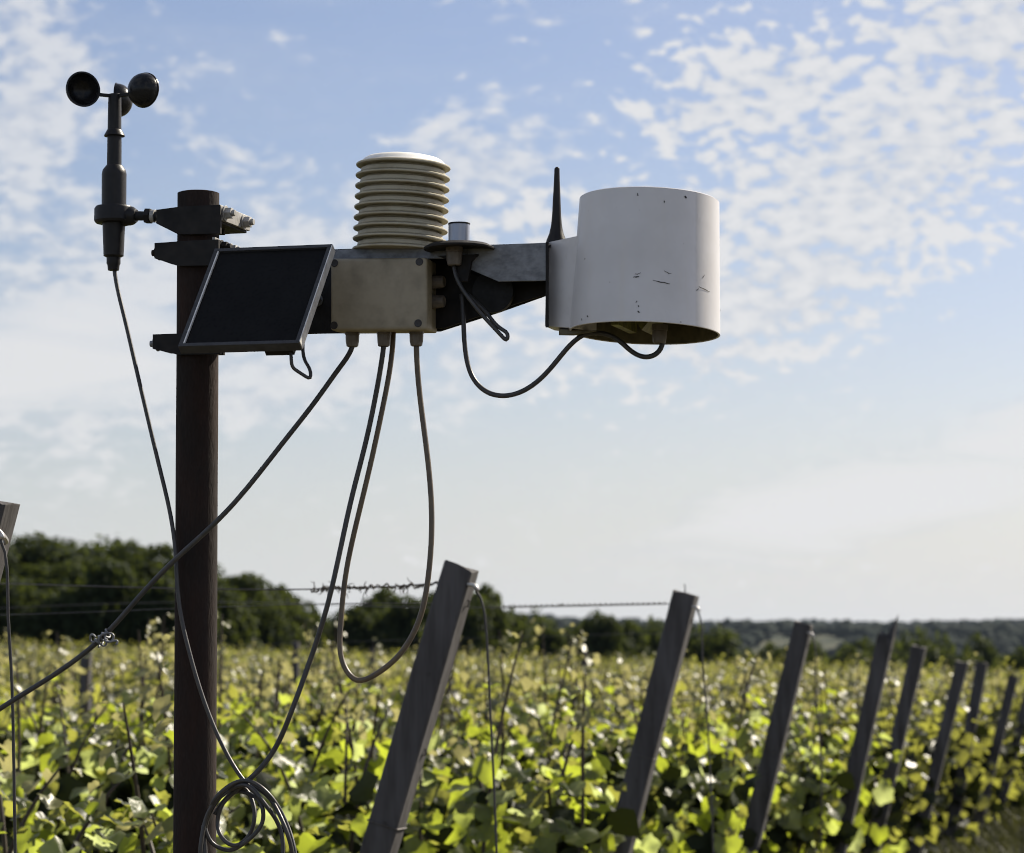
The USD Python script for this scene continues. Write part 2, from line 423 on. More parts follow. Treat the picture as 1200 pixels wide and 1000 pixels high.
def lump(seed, sub=2, amp=0.5, flat=0.8):
    s = trimesh.creation.icosphere(subdivisions=sub)
    v = np.array(s.vertices)
    d = meshkit.fbm(v * 1.9 + seed * 7.1, 3, seed)
    v = v * (1 + amp * (d - 0.5) * 2)[:, None]
    v[:, 2] *= flat
    return trimesh.Trimesh(v, s.faces, process=False)


def instancer(path, protos, pts, scales, rots, idx, kind, mat):
    pi = UsdGeom.PointInstancer.Define(stage, path)
    for k, m in enumerate(protos):
        usdkit.mesh(stage, f'{path}/prototypes/crown_{k:03d}' if k else f'{path}/prototypes/crown', m, M[mat], smooth=True)
        pi.CreatePrototypesRel().AddTarget(f'{path}/prototypes/crown_{k:03d}' if k else f'{path}/prototypes/crown')
    pi.CreatePositionsAttr(Vt.Vec3fArray.FromNumpy(np.asarray(pts, np.float32)))
    pi.CreateScalesAttr(Vt.Vec3fArray.FromNumpy(np.asarray(scales, np.float32)))
    q = np.zeros((len(pts), 4), np.float16)
    pi.CreateOrientationsAttr(Vt.QuathArray([Gf.Quath(math.cos(r / 2), 0, 0, math.sin(r / 2)) for r in rots]))
    pi.CreateProtoIndicesAttr(Vt.IntArray.FromNumpy(np.asarray(idx, np.int32)))
    return tag(pi.GetPrim(), kind=kind)


r_ = np.random.default_rng(5)
N = 26000
a_ = r_.uniform(-0.36, 0.36, N)
d_ = 900 + 2500 * r_.uniform(0, 1, N) ** 0.8
wood = meshkit.fbm(np.stack([a_ * 30, d_ / 260, 0 * a_], -1), 3, 8)
keep = (wood > 0.43) | (d_ > 2750)
a_, d_ = a_[keep], d_[keep]
sz = 3.2 + 3.6 * r_.uniform(0, 1, len(a_)) ** 2 * np.where(d_ > 1500, 1.0, 0.75)
pts = np.stack([d_ * np.sin(a_), d_ * np.cos(a_), hill_z(a_, d_) + sz * 0.45], 1)
w = instancer('/World/hillside_woodland', [lump(k, 2) for k in range(5)], pts, sz[:, None] * np.stack([np.ones(len(a_)), np.ones(len(a_)), r_.uniform(0.8, 1.35, len(a_))], 1), r_.uniform(0, 6.28, len(a_)), r_.integers(0, 5, len(a_)), 'stuff', 'wood_far')
tag(w, 'dark blue green woodland covering the distant hills along the horizon', 'woodland')


# ------------------------------------------------------------------ trees beyond the vineyard
def leaf_cards(centers, normals, size, r):
    """Small folded leaf sprays: two triangles each, with uneven outlines."""
    n = len(centers)
    nn = normals / (np.linalg.norm(normals, axis=1, keepdims=True) + 1e-9)
    t = np.cross(nn, r.normal(size=(n, 3))); t /= np.linalg.norm(t, axis=1, keepdims=True) + 1e-9
    b = np.cross(nn, t)
    s = size * r.uniform(0.6, 1.4, (n, 1))
    asp = r.uniform(0.45, 0.8, (n, 1))
    v = np.stack([centers - t * s, centers - b * s * asp + nn * s * 0.25, centers + t * s * 1.1, centers + b * s * asp + nn * s * 0.25], 1)
    k = np.arange(n)[:, None] * 4
    return v.reshape(-1, 3), np.vstack([k + [0, 1, 2], k + [0, 2, 3]])


def tree_meshes(seed, h, w, trunk_h, clumps=34, per=210, size=0.17):
    """A tree h tall, crown w wide: (crown, trunk)."""
    r = np.random.default_rng(seed)
    C, Nn = [], []
    limbs = []
    zc, hz = (trunk_h + h) / 2, (h - trunk_h) / 2
    for _ in range(clumps):
        d = r.normal(size=3); d /= np.linalg.norm(d)
        rad = r.uniform(0.35, 0.82)
        c = np.array([d[0] * w / 2 * rad, d[1] * w / 2 * rad, zc + d[2] * hz * rad])
        cr = r.uniform(0.13, 0.24) * w
        limbs.append(c)
        e = r.normal(size=(per, 3)); e /= np.linalg.norm(e, axis=1, keepdims=True)
        rr = cr * r.uniform(0.45, 1.05, (per, 1)) ** 0.7
        C.append(c + e * rr * [1, 1, 0.8])
        Nn.append(e + r.normal(size=(per, 3)) * 0.6 + [0, 0, 0.5])
    C, Nn = np.vstack(C), np.vstack(Nn)
    ok = C[:, 2] > trunk_h * 0.55
    crown = leaf_cards(C[ok], Nn[ok], size, r)
    ms = [tube([(0, 0, -0.3), (0.05 * w * r.normal() * 0.3, 0, trunk_h), (0.02 * w, 0.02 * w, zc), (0, 0, h * 0.85)], [0.045 * w, 0.035 * w, 0.02 * w, 0.006 * w], 8, 12)]
    for c in limbs[:14]:
        s = np.array([0, 0, trunk_h * r.uniform(0.7, 1.2)])
        ms.append(tube([s, (s + c) / 2 + [0, 0, -0.08 * h], c], [0.018 * w, 0.012 * w, 0.004 * w], 5, 7))
    return crown, cat(ms)


UsdGeom.Scope.Define(stage, '/World/Looks')


def klass(name):
    c = stage.CreateClassPrim('/' + name)
    c.SetTypeName('Xform')
    return '/' + name


tree_specs = [(1, 8.0, 7.0, 1.2, 46, 330, 0.17), (2, 7.0, 6.0, 1.0, 42, 330, 0.16), (3, 8.5, 6.2, 1.6, 46, 330, 0.17), (4, 3.4, 4.2, 0.2, 30, 300, 0.15), (5, 2.6, 4.6, 0.1, 30, 300, 0.14)]
tree_class = []
for k, sp in enumerate(tree_specs):
    c = klass(f'tree_kind_{k:03d}')
    crown, trunk = tree_meshes(*sp)
    usdkit.mesh(stage, c + '/crown', crown, M['tree'])
    usdkit.mesh(stage, c + '/trunk', trunk, M['tree_bark'], smooth=True)
    tree_class.append((c, sp[1], sp[2]))


def place(name, cls, loc, rot, scale, label, category, group=None):
    x = UsdGeom.Xform.Define(stage, numbered('/World/' + name))
    x.AddTranslateOp().Set(Gf.Vec3d(*map(float, loc)))
    x.AddRotateZOp().Set(math.degrees(rot))
    x.AddScaleOp().Set(Gf.Vec3f(*map(float, np.broadcast_to(scale, 3))))
    p = x.GetPrim()
    p.GetReferences().AddInternalReference(cls)
    p.SetInstanceable(True)
    return tag(p, label, category, group)


# (pixel of the crown's top, distance, width in pixels, kind, words)
TREES = [
    (20, 622, 112, 150, 0, 'tall dark tree at the far left edge behind the leaning grey post'),
    (98, 618, 118, 150, 2, 'tallest dark green tree behind the wire knot on the left'),
    (165, 632, 110, 125, 1, 'round dark tree just left of the rusty station pole'),
    (60, 655, 98, 120, 1, 'lower bushy tree in front of the tall trees on the left'),
    (222, 655, 116, 120, 0, 'dark tree hidden half behind the rusty station pole'),
    (-60, 610, 115, 160, 2, 'dark tree at the edge of the wood on the far left'),
    (130, 668, 95, 110, 3, 'low bushy tree below the tallest tree on the left'),
    (283, 668, 112, 120, 1, 'round topped dark tree just right of the rusty pole'),
    (325, 700, 118, 80, 3, 'small sloping tree at the right end of the left wood'),
    (372, 735, 125, 80, 4, 'low shrubby tree behind the two hanging cables'),
    (448, 705, 122, 95, 3, 'dark bushy tree framed by the big cable loop'),
    (512, 690, 126, 80, 1, 'tallest tree of the middle clump behind the nearest leaning post'),
    (565, 702, 122, 85, 3, 'bushy tree right of the nearest leaning post'),
    (606, 728, 128, 70, 4, 'low pale green tree at the right end of the middle clump'),
    (705, 731, 140, 75, 3, 'dark rounded bush between the two nearest leaning posts'),
    (752, 742, 150, 70, 4, 'lighter bush left of the second leaning post'),
    (655, 752, 150, 80, 4, 'low bush left of the dark rounded bush in the valley'),
    (838, 748, 145, 95, 4, 'dark spreading bush right of the second leaning post'),
]
TREES += [
    (415, 722, 116, 70, 3, 'low dark tree left of the big cable loop'),
    (482, 712, 117, 80, 3, 'dark tree inside the big cable loop, beside the tallest of the clump'),
    (545, 716, 119, 80, 4, 'dark bush behind the top of the nearest leaning post'),
    (585, 735, 121, 80, 4, 'low bush at the foot of the middle clump, right of the nearest post'),
    (255, 690, 100, 90, 3, 'low dark bush at the right edge of the rusty pole'),
    (300, 712, 105, 90, 4, 'low dark bush below the round topped tree right of the pole'),
    (10, 690, 95, 110, 3, 'low dark bush at the far left below the tall trees'),
    (570, 716, 120, 90, 3, 'dark bush just right of the nearest leaning post, behind its slack wire'),
    (618, 738, 124, 90, 4, 'low spreading bush at the right foot of the middle clump'),
    (690, 742, 142, 90, 4, 'low dark bush under the left side of the rounded valley bush'),
    (735, 743, 144, 90, 3, 'dark bush touching the left of the second leaning post'),
    (190, 690, 94, 100, 3, 'low dark bush touching the left side of the rusty pole'),
]
for px, py, Y, wpx, k, lab in TREES:
    top = P(px, py, Y)
    g0 = float(ground_z(top[0], Y))
    c, h, w = tree_class[k]
    s = (top[2] - g0) / (h * 0.97)
    sx = 1.28 * wpx / F * Y / (w * 1.05)
    place('broadleaf_tree', c, (top[0], Y, g0), px * 0.7, (sx, sx, s), lab, 'tree', 'trees beyond the vineyard')
r_ = np.random.default_rng(3)
PXS, PNAMES, hseen = [541, 804, 942, 1039, 1077, 1128, 1151, 1190], ['first', 'second', 'third', 'fourth', 'fifth', 'sixth', 'seventh', 'rightmost'], {}
hx = [905, 935, 968, 1000, 1030, 1062, 1098, 1130, 1165, 1200, 1235, 880, 950, 1085, 1180, 640, 690, 730, 775, 815, 860, 1010, 1050, 1120, 1150]
for k, px in enumerate(hx):
    Y = 170 + 30 * r_.uniform() + (60 if k > 10 else 0)
    py = r_.uniform(763, 773) - (9 if k > 10 else 0)
    top = P(px, py, Y)
    g0 = float(ground_z(top[0], Y))
    c, h, w = tree_class[[3, 4, 1][k % 3]]
    near_p = min(range(len(PXS)), key=lambda q_: abs(PXS[q_] - px))
    side = 'left of' if px < PXS[near_p] - 12 else ('right of' if px > PXS[near_p] + 12 else 'behind')
    hk = (near_p, side)
    hseen[hk] = hseen.get(hk, 0) + 1
    word = ['low dark', 'taller dark', 'small dark'][(hseen[hk] - 1) % 3] if k <= 10 or k > 14 else 'farther, paler'
    place('hedge_tree', c, (top[0], Y, g0), r_.uniform(0, 6), (r_.uniform(80, 120) / F * Y / w,) * 2 + ((top[2] - g0) / h,), f"{word} bushy tree of the hedge line, {side} the {PNAMES[near_p]} leaning post's top", 'tree', 'hedge trees between the vineyard and the hills')

# ------------------------------------------------------------------ vines
U = np.array([-0.968, 0.249, 0.0])           # along a row, away from its end post
Hd = np.array([0.249, 0.968, 0.0])           # from one row to the next


def leaf_shape(r, pts=18, rings=2):
    th = np.linspace(0, 2 * np.pi, pts, endpoint=False) - np.pi / 2 + np.pi / pts
    d = np.abs((th + np.pi / 2 + np.pi) % (2 * np.pi) - np.pi)
    rad = 0.5 * (1 + 0.10 * np.cos(5 * (th - np.pi / 2)) + r.normal(0, 0.03, pts)) * (1 - 0.5 * np.exp(-(d / 0.35) ** 2))
    rad *= 1 + 0.035 * (-1) ** np.arange(pts)
    cx, cy = 0.0, 0.42
    V = [np.array([[cx, cy, 0.0]])]
    for k in range(rings):
        q = (k + 1) / rings
        V.append(np.stack([cx + rad * q * np.cos(th) * 1.08, cy + rad * q * np.sin(th), 0 * th], 1))
    v = np.vstack(V)
    fold, droop, wav = r.uniform(0.0, 0.7), r.uniform(-0.2, 0.9), r.uniform(0.05, 0.16)
    ph = r.uniform(0, 6, 2)
    v[:, 2] = fold * np.abs(v[:, 0]) - droop * np.clip(v[:, 1], 0, 2) ** 2 * 0.7 + wav * np.sin(v[:, 0] * 7 + ph[0]) * np.sin(v[:, 1] * 6 + ph[1])
    k = np.arange(pts)
    f = [np.stack([np.zeros(pts, int), 1 + k, 1 + (k + 1) % pts], 1)]
    for q in range(rings - 1):
        a, b = 1 + q * pts, 1 + (q + 1) * pts
        f += [np.stack([a + k, b + k, b + (k + 1) % pts], 1), np.stack([a + k, b + (k + 1) % pts, a + (k + 1) % pts], 1)]
    return v, np.vstack(f)


lr = np.random.default_rng(21)
SH_NEAR = [leaf_shape(lr, 20, 2) for _ in range(10)]
SH_FAR = [leaf_shape(lr, 9, 1) for _ in range(8)]


def orient(v, nrm, tip, size):
    nrm = nrm / np.linalg.norm(nrm)
    tip = tip - (tip @ nrm) * nrm
    tip /= np.linalg.norm(tip) + 1e-9
    side = np.cross(tip, nrm)
    return (v[:, :1] * side + v[:, 1:2] * tip + v[:, 2:] * nrm) * size


def vine_parts(seed, near):
    """x along the row, z up. Returns leaves, tip leaves, shoots, trunk."""
    r = np.random.default_rng(seed)
    shapes = SH_NEAR if near else SH_FAR
    n = 420 if near else 380
    leaves, tips, shoots = [], [], []
    bumps = meshkit.noise
    for k in range(n):
        x = r.uniform(-0.55, 0.55)
        top = 1.02 + 0.10 * (bumps(np.array([x * 3 + seed * 5, 0, 0])) - 0.5) * 2
        zz = 0.14 + (top - 0.14) * r.uniform(0, 1) ** 0.66
        half = 0.13 + 0.19 * math.sin(min(1, max(0, (zz - 0.2) / (top - 0.15))) * math.pi * 0.85)
        side = r.choice([-1, 1])
        yy = side * half * r.uniform(0.25, 1.15) ** 0.7 + r.normal(0, 0.03)
        topness = max(0, (zz - 0.75) / 0.3)
        nrm = np.array([r.normal(0, 0.45), side * (0.85 - 0.55 * min(1, topness)) + r.normal(0, 0.45), 0.75 + 0.7 * topness + r.normal(0, 0.3)])
        tip = np.array([r.normal(0, 0.7), side * 0.5, -0.9])
        size = (0.042 + 0.062 * r.uniform() ** 1.6) * (1 - 0.25 * min(1, topness)) * (1.0 if near else 1.05)
        v, f = shapes[r.integers(len(shapes))]
        leaves.append((orient(v, nrm, tip, size) + [x, yy, zz], f))
    for k in range(12 if near else 10):
        x0, y0 = r.uniform(-0.45, 0.45), r.normal(0, 0.10)
        h = r.uniform(0.98, 1.24) if k > 4 else r.uniform(1.22, 1.46)
        lean = r.normal(0, 0.07, 2)
        p = np.array([[x0 * 0.8, y0 * 0.4, 0.42], [x0, y0, 0.75], [x0 + lean[0] * 0.6, y0 + lean[1] * 0.6, h * 0.5 + 0.45], [x0 + lean[0] * 1.3, y0 + lean[1] * 1.3, h]])
        shoots.append(tube(p, [0.0075, 0.0066, 0.0052, 0.0024], 6 if near else 4, 14 if near else 8))
        s = CubicSpline([0, 1, 2, 3], p)
        for q in np.arange(0.9, 3.01, 0.21 if near else 0.2):
            c = s(q)
            up = (q - 0.8) / 2.2
            size = (0.085 * (1 - up) + 0.026) * r.uniform(0.8, 1.25)
            a = r.uniform(0, 6.28)
            out = np.array([math.cos(a), math.sin(a), 0])
            v, f = shapes[r.integers(len(shapes))]
            (tips if up > 0.62 else leaves).append((orient(v, out * 0.45 + [0, 0, 1.0] + r.normal(0, 0.35, 3), out + [0, 0, 0.5 * up - 0.4], size) + c + out * 0.03, f))
    core = []  # dense dark leaves added inside to block light and deepen the shade
    for k in range(260 if near else 160):
        zz = r.uniform(0.12, 0.93)
        v, f = SH_FAR[r.integers(len(SH_FAR))]
        core.append((orient(v, r.normal(size=3) * [0.5, 1.2, 0.7], r.normal(size=3), r.uniform(0.06, 0.10)) + [r.uniform(-0.55, 0.55), r.normal(0, 0.06), zz], f))
    tr = [tube([(r.normal(0, 0.02), r.normal(0, 0.02), -0.1), (r.normal(0, 0.03), r.normal(0, 0.03), 0.2), (0, 0, 0.42)], [0.032, 0.026, 0.03], 9, 9)]
    for sgn in (-1, 1):
        tr.append(tube([(0, 0, 0.40), (sgn * 0.15, r.normal(0, 0.02), 0.47), (sgn * 0.45, 0, 0.46)], [0.022, 0.014, 0.009], 7, 8))
    return leaves, tips, shoots, cat(tr), core


def join(ls):
    V, Fc, k = [], [], 0
    for v, f in ls:
        V.append(v); Fc.append(f + k); k += len(v)
    return np.vstack(V), np.vstack(Fc)


NEARV, FARV = [], []
for s in range(5):
    c = klass(f'near_vine_kind_{s:03d}')
    leaves, tips, shoots, trunk, core = vine_parts(100 + s, True)
    leaves = [leaves[q_] for q_ in np.argsort([-np.linalg.norm(np.ptp(v, axis=0)) for v, f in leaves])]
    for v, f in leaves[:295]:
        usdkit.mesh(stage, numbered(c + '/leaf'), (v, f), M['leaf'], smooth=True)
    if len(leaves) > 295:
        tag(usdkit.mesh(stage, c + '/small_leaves', join(leaves[295:]), M['leafmass'], smooth=True).GetPrim(), kind='stuff')
    tag(usdkit.mesh(stage, c + '/tip_leaves', join(tips), M['tip'], smooth=True).GetPrim(), kind='stuff')
    for m in shoots:
        usdkit.mesh(stage, numbered(c + '/shoot'), m, M['shoot'], smooth=True)
    tag(usdkit.mesh(stage, c + '/inner_leaves', join(core), M['leafshade'], smooth=True).GetPrim(), kind='stuff')
    usdkit.mesh(stage, c + '/trunk', trunk, M['bark'], smooth=True)
    NEARV.append(c)
for s in range(6):
    c = klass(f'far_vine_kind_{s:03d}')
    leaves, tips, shoots, trunk, core = vine_parts(200 + s, False)
    tag(usdkit.mesh(stage, c + '/leaves', join(leaves), M['leafmass'], smooth=True).GetPrim(), kind='stuff')
    tag(usdkit.mesh(stage, c + '/tip_leaves', join(tips), M['tip'], smooth=True).GetPrim(), kind='stuff')
    usdkit.mesh(stage, c + '/shoot', cat(shoots), M['shoot'], smooth=True)
    tag(usdkit.mesh(stage, c + '/inner_leaves', join(core), M['leafshade'], smooth=True).GetPrim(), kind='stuff')
    usdkit.mesh(stage, c + '/trunk', trunk, M['bark'], smooth=True)
    FARV.append(c)

# end posts: (pixel of the top's middle, lean, distance)
POSTS = [
    (541, 664, 0.291, 5.90, 'nearest of the leaning timber end posts, standing below the control box'),
    (804, 696, 0.262, 8.17, 'second leaning timber end post, standing below the rain gauge with a wire stub on top'),
    (942, 731, 0.245, 10.44, 'third leaning timber end post from the left, its top against the hills'),
    (1039, 743, 0.230, 12.71, 'fourth leaning timber end post from the left, with a ragged broken top'),
    (1077, 758, 0.235, 14.98, 'fifth leaning timber end post from the left, close right of the ragged one'),
    (1128, 776, 0.255, 17.25, 'sixth leaning timber end post from the left'),
    (1151, 777, 0.19, 19.52, 'seventh leaning timber end post from the left, the most upright'),
    (1188, 792, 0.25, 21.79, 'eighth leaning timber end post from the left, just inside the right edge'),
    (1209, 796, 0.25, 24.06, 'leaning timber end post cut by the right edge of the picture'),
]
ORD = ['nearest', 'second', 'third', 'fourth', 'fifth', 'sixth', 'seventh', 'eighth', 'ninth', 'tenth', 'eleventh', 'twelfth']
ROWNAME = ['first', 'second', 'third', 'fourth', 'fifth', 'sixth', 'seventh', 'eighth', 'ninth']
bases = []
for px, py, ln, d, lab in POSTS:
    T = P(px, py, d)
    lam = math.atan(ln / 0.968)
    A_ = np.array([0, 0, math.cos(lam)]) - U * math.sin(lam)
    g0 = float(lawn(T[0], d))
    L = (T[2] - g0) / A_[2]
    bases.append(T - A_ * L)
step = np.mean(np.diff(np.array(bases), axis=0), axis=0)
rows = [b.copy() for b in bases]
while len(rows) < 14:
    rows.append(rows[-1] + np.array([0.575, 2.27, 0]))
vr = np.random.default_rng(77)
spots = []
for k, b in enumerate(rows):
    t = 0.35 if k else 0.30
    left = []
    while True:
        p = b + U * t
        if p[0] / p[1] < -0.205:
            break
        if p[0] / p[1] < 0.225:
            left.append(p)
        t += 0.86 * vr.uniform(0.92, 1.08)
    spots.append(left)
total = 0
for k, left in enumerate(spots):
    for m_, p in enumerate(left):
        near = k < 5
        total += 1
        nm = f'the row ending at the {ROWNAME[k]} leaning post' if k < 9 else 'the middle distance rows beyond the leaning posts'
        lab = (f'{ORD[m_ % len(ORD)]} grapevine from the {ROWNAME[k]} leaning post, in the row that post ends' if k < 9 else 'leafy grapevine in ' + nm) if k else ['grapevine hugging the foot of the nearest leaning post', 'big leaved grapevine behind the coiled cable', 'backlit grapevine left of the rusty pole', 'grapevine at the left edge behind the hanging anchor wire'][min(m_, 3)]
        pool = NEARV if near else FARV
        rot = math.atan2(U[1], U[0]) + (math.pi if vr.uniform() < 0.5 else 0) + vr.normal(0, 0.06)
        s = vr.uniform(0.93, 1.09)
        place('grapevine', pool[vr.integers(len(pool))], (p[0], p[1], float(lawn(p[0], p[1]))), rot, (vr.uniform(0.95, 1.15), 1.0 * s, s), lab, 'grapevine', 'grapevines in the vineyard rows')
print('vines', total)
# the rest of the vineyard, farther than single vines read
far_m = []
for q_ in range(4):
    ml, mt, ms_, _, _ = vine_parts(300 + q_, False)
    far_m.append(join(ml[::3] + mt))
fp = []
b = rows[-1].copy()
for q_ in range(26):
    b = b + np.array([0.575, 2.27, 0])
    t = 0.4
    while True:
        p = b + U * t
        if p[0] / p[1] < -0.2:
            break
        if p[0] / p[1] < 0.21:
            fp.append((p[0], p[1], float(lawn(p[0], p[1]))))
        t += 0.9
nf_ = len(fp)
fv = instancer('/World/far_vine_rows', far_m, fp, vr.uniform(0.9, 1.12, (nf_, 3)) * [1.1, 1.2, 1.0], math.atan2(U[1], U[0]) + math.pi * vr.integers(0, 2, nf_), vr.integers(0, 4, nf_), 'stuff', 'leafmass')
tag(fv, 'pale green band of far vine rows along the foot of the trees', 'vines')


# rough grass and weeds on the headland and under the rows
gr = np.random.default_rng(91)


def tuft(seed):
    r = np.random.default_rng(seed)
    V, F_, k = [], [], 0
    for _ in range(16):
        a, h = r.uniform(0, 6.28), r.uniform(0.08, 0.30)
        d = np.array([math.cos(a), math.sin(a), 0]); w = np.array([-d[1], d[0], 0]) * r.uniform(0.003, 0.007)
        b0 = d * r.uniform(0, 0.05)
        m_ = b0 + d * h * 0.2 + [0, 0, h * 0.6]
        e = b0 + d * h * r.uniform(0.4, 0.8) + [0, 0, h]
        V += [b0 - w, b0 + w, m_ - w, m_ + w, e]; F_ += [[k, k + 1, k + 3], [k, k + 3, k + 2], [k + 2, k + 3, k + 4]]; k += 5
    return np.array(V), np.array(F_)


gy = 16 + 38 * gr.uniform(0, 1, 26000) ** 0.8
gx = gy * gr.uniform(0.06, 0.21, 26000)
ok = meshkit.fbm(np.stack([gx / 0.8, gy / 0.8, 0 * gx], -1), 3, 3) > 0.42
gx, gy = gx[ok], gy[ok]
gsc = gr.uniform(0.5, 1.1, (len(gx), 1)) * np.ones((1, 3))
M['grass'] = leaf_material('dry_grass', (0.028, 0.032, 0.012), (0.065, 0.06, 0.026), (0.16, 0.17, 0.04), 0.6, 0.3, 0.3)
gi = instancer('/World/headland_grass', [tuft(k) for k in range(5)], np.stack([gx, gy, ground_z(gx, gy) - 0.01], 1), gsc, gr.uniform(0, 6.28, len(gx)), gr.integers(0, 5, len(gx)), 'stuff', 'grass')
tag(gi, 'dry brownish grass on the headland below the leaning posts', 'grass')


# ------------------------------------------------------------------ leaning end posts, line posts and wires
def post_mesh(T, B, w, ragged=False, seed=0):
    """A squared timber post, its faces along and across the row, with worn edges."""
    r = np.random.default_rng(seed)
    A_ = (T - B) / np.linalg.norm(T - B)
    e1 = U - (U @ A_) * A_; e1 /= np.linalg.norm(e1)
    e2 = np.cross(A_, e1)
    n, h, c = 26, w / 2, w * 0.07
    sec = np.array([(-h + c, -h), (0, -h), (h - c, -h), (h, -h + c), (h, 0), (h, h - c), (h - c, h), (0, h), (-h + c, h), (-h, h - c), (-h, 0), (-h, -h + c)])
    V = []
    L = np.linalg.norm(T - B)
    for i in range(n):
        t = i / (n - 1)
        q = sec * (1 + 0.02 * math.sin(t * 9 + seed))
        off = 0.0022 * (meshkit.noise(np.concatenate([q * 60, np.full((12, 1), t * 14 + seed * 3)], 1)) - 0.5)
        q = q * (1 + off / h)[:, None]
        V.append(B + A_ * (t * L) + q[:, :1] * e1 + q[:, 1:] * e2)
    V[-1] = V[-1] + A_ * (r.normal(0, 0.03 if ragged else 0.004, (12, 1)))
    V = np.vstack(V)
    i, j = np.meshgrid(np.arange(n - 1), np.arange(12), indexing='ij')
    q = np.stack([i * 12 + j, i * 12 + (j + 1) % 12, (i + 1) * 12 + (j + 1) % 12, (i + 1) * 12 + j], -1).reshape(-1, 4)
    f = np.vstack([q[:, [0, 1, 2]], q[:, [0, 2, 3]]])
    for ringi in (0, n - 1):
        c_ = len(V)
        V = np.vstack([V, V[ringi * 12:(ringi + 1) * 12].mean(0)])
        k = np.arange(12)
        f = np.vstack([f, np.stack([np.full(12, c_), ringi * 12 + k, ringi * 12 + (k + 1) % 12], 1)])
    m = trimesh.Trimesh(V, f, process=False)
    m.fix_normals()
    return m, A_, e1, e2


PW = 0.064
posts = []
for k, ((px, py, ln, d, lab), B) in enumerate(zip(POSTS, bases)):
    T = P(px, py, d)
    t = thing('end_post', lab, 'vineyard post', 'leaning end posts of the vine rows')
    m, A_, e1, e2 = post_mesh(T, B - (T - B) * 0.15, PW * (1.0 + 0.04 * min(k, 4)) * (1 + 0.03 * math.sin(k * 2.3)), k == 3, k)
    obj('timber', m, 'post', t, smooth=35)
    front = -e2 if (-e2)[1] < 0 else e2
    rside = -e1 if (-e1)[0] > 0 else e1
    posts.append((T, A_, front, rside))
    for q in range(6 if k < 4 else 3):            # nails and wire staples on the faces
        s = 0.07 + 0.16 * q
        c = T - A_ * s + (rside * (PW / 2) if q % 2 == 0 else front * (PW / 2) + rside * 0.004)
        nn = rside if q % 2 == 0 else front
        if q % 2 == 0:
            obj('staple', tube([c - A_ * 0.006 - nn * 0.004, c - A_ * 0.006 + nn * 0.005, c + A_ * 0.006 + nn * 0.005, c + A_ * 0.006 - nn * 0.004], 0.0022, 6), 'wire', t)
        else:
            obj('nail', cyl(c - nn * 0.003, c + nn * 0.0025, 0.0042, 12), 'screw', t)
    if k < 3:
        c = T - A_ * (0.555 if k == 0 else 0.48)
        lp = [c + front * (PW / 2 + 0.002) * math.cos(a) * 1.25 + rside * (PW / 2 + 0.002) * math.sin(a) * 1.25 for a in np.linspace(0, 2 * np.pi, 25)]
        h_ = PW / 2 + 0.0016
        lp = [c + front * np.clip(math.cos(a) * 1.45, -1, 1) * h_ + rside * np.clip(math.sin(a) * 1.45, -1, 1) * h_ for a in np.linspace(0, 2 * np.pi, 33)]
        obj('wire_tie', tube(lp, 0.0016, 6), 'wire', t)
    if k == 1:
        obj('wire_stub', tube([T - rside * 0.004, T + A_ * 0.012 - rside * 0.006, T + A_ * 0.026 - rside * 0.012], 0.0016, 6, 8), 'wire', t)

# the post at the left edge, in the row nearer than the first
T0 = P(-5, 585, 3.85)
lam = math.atan(0.25 / 0.968)
A0 = np.array([0, 0, math.cos(lam)]) - U * math.sin(lam)
L0 = (T0[2] - float(lawn(T0[0], 3.9))) / A0[2]
t0 = thing('end_post', 'grey leaning end post cut by the left edge of the picture', 'vineyard post', 'leaning end posts of the vine rows')
m, A_, e1, e2 = post_mesh(T0, T0 - A0 * L0 * 1.1, 0.054, False, 40)
obj('timber', m, 'post', t0, smooth=35)
obj('staple', tube([P(-2, 622, 3.80), P(2, 626, 3.79), P(6, 631, 3.80), P(4, 636, 3.82)], 0.0035, 6, 10), 'wirebright', t0)

# line posts seen among the leaves
for px, py, d, lab in ((101, 764, 14.5, 'grey upright line post below the wire knot on the left'), (347, 752, 24, 'upright line post among the vines left of the hanging cables'), (436, 760, 26, 'small upright line post inside the big cable loop'), (685, 766, 27, 'thin upright line post below the dark bush in the middle')):
    T = P(px, py, d)
    g0 = float(lawn(T[0], d))
    t = thing('line_post', lab, 'vineyard post', 'line posts among the vines')
    m, *_ = post_mesh(T, np.array([T[0], T[1], g0 - 0.2]), 0.05, False, int(px))
    obj('timber', m, 'post', t, smooth=35)
    obj('nail', cyl(T - [0, 0.034, 0.06], T - [0, 0.026, 0.06], 0.006, 10), 'screw', t)


def twig_bits(A, B, n, r, spread, seed):
    rr = np.random.default_rng(seed)
    ms = []
    for _ in range(n):
        c = A + (B - A) * rr.uniform()
        pts = [c]
        d = rr.normal(size=3) * [1, 0.3, 1]
        for _ in range(5):
            d = d * 0.6 + (rr.normal(size=3) - [0, 0, 0.35]) * [1, 0.3, 1] * 0.8
            pts.append(pts[-1] + d * spread)
        ms.append(tube(pts, np.linspace(r, r * 0.4, 6), 5, 14))
    return ms


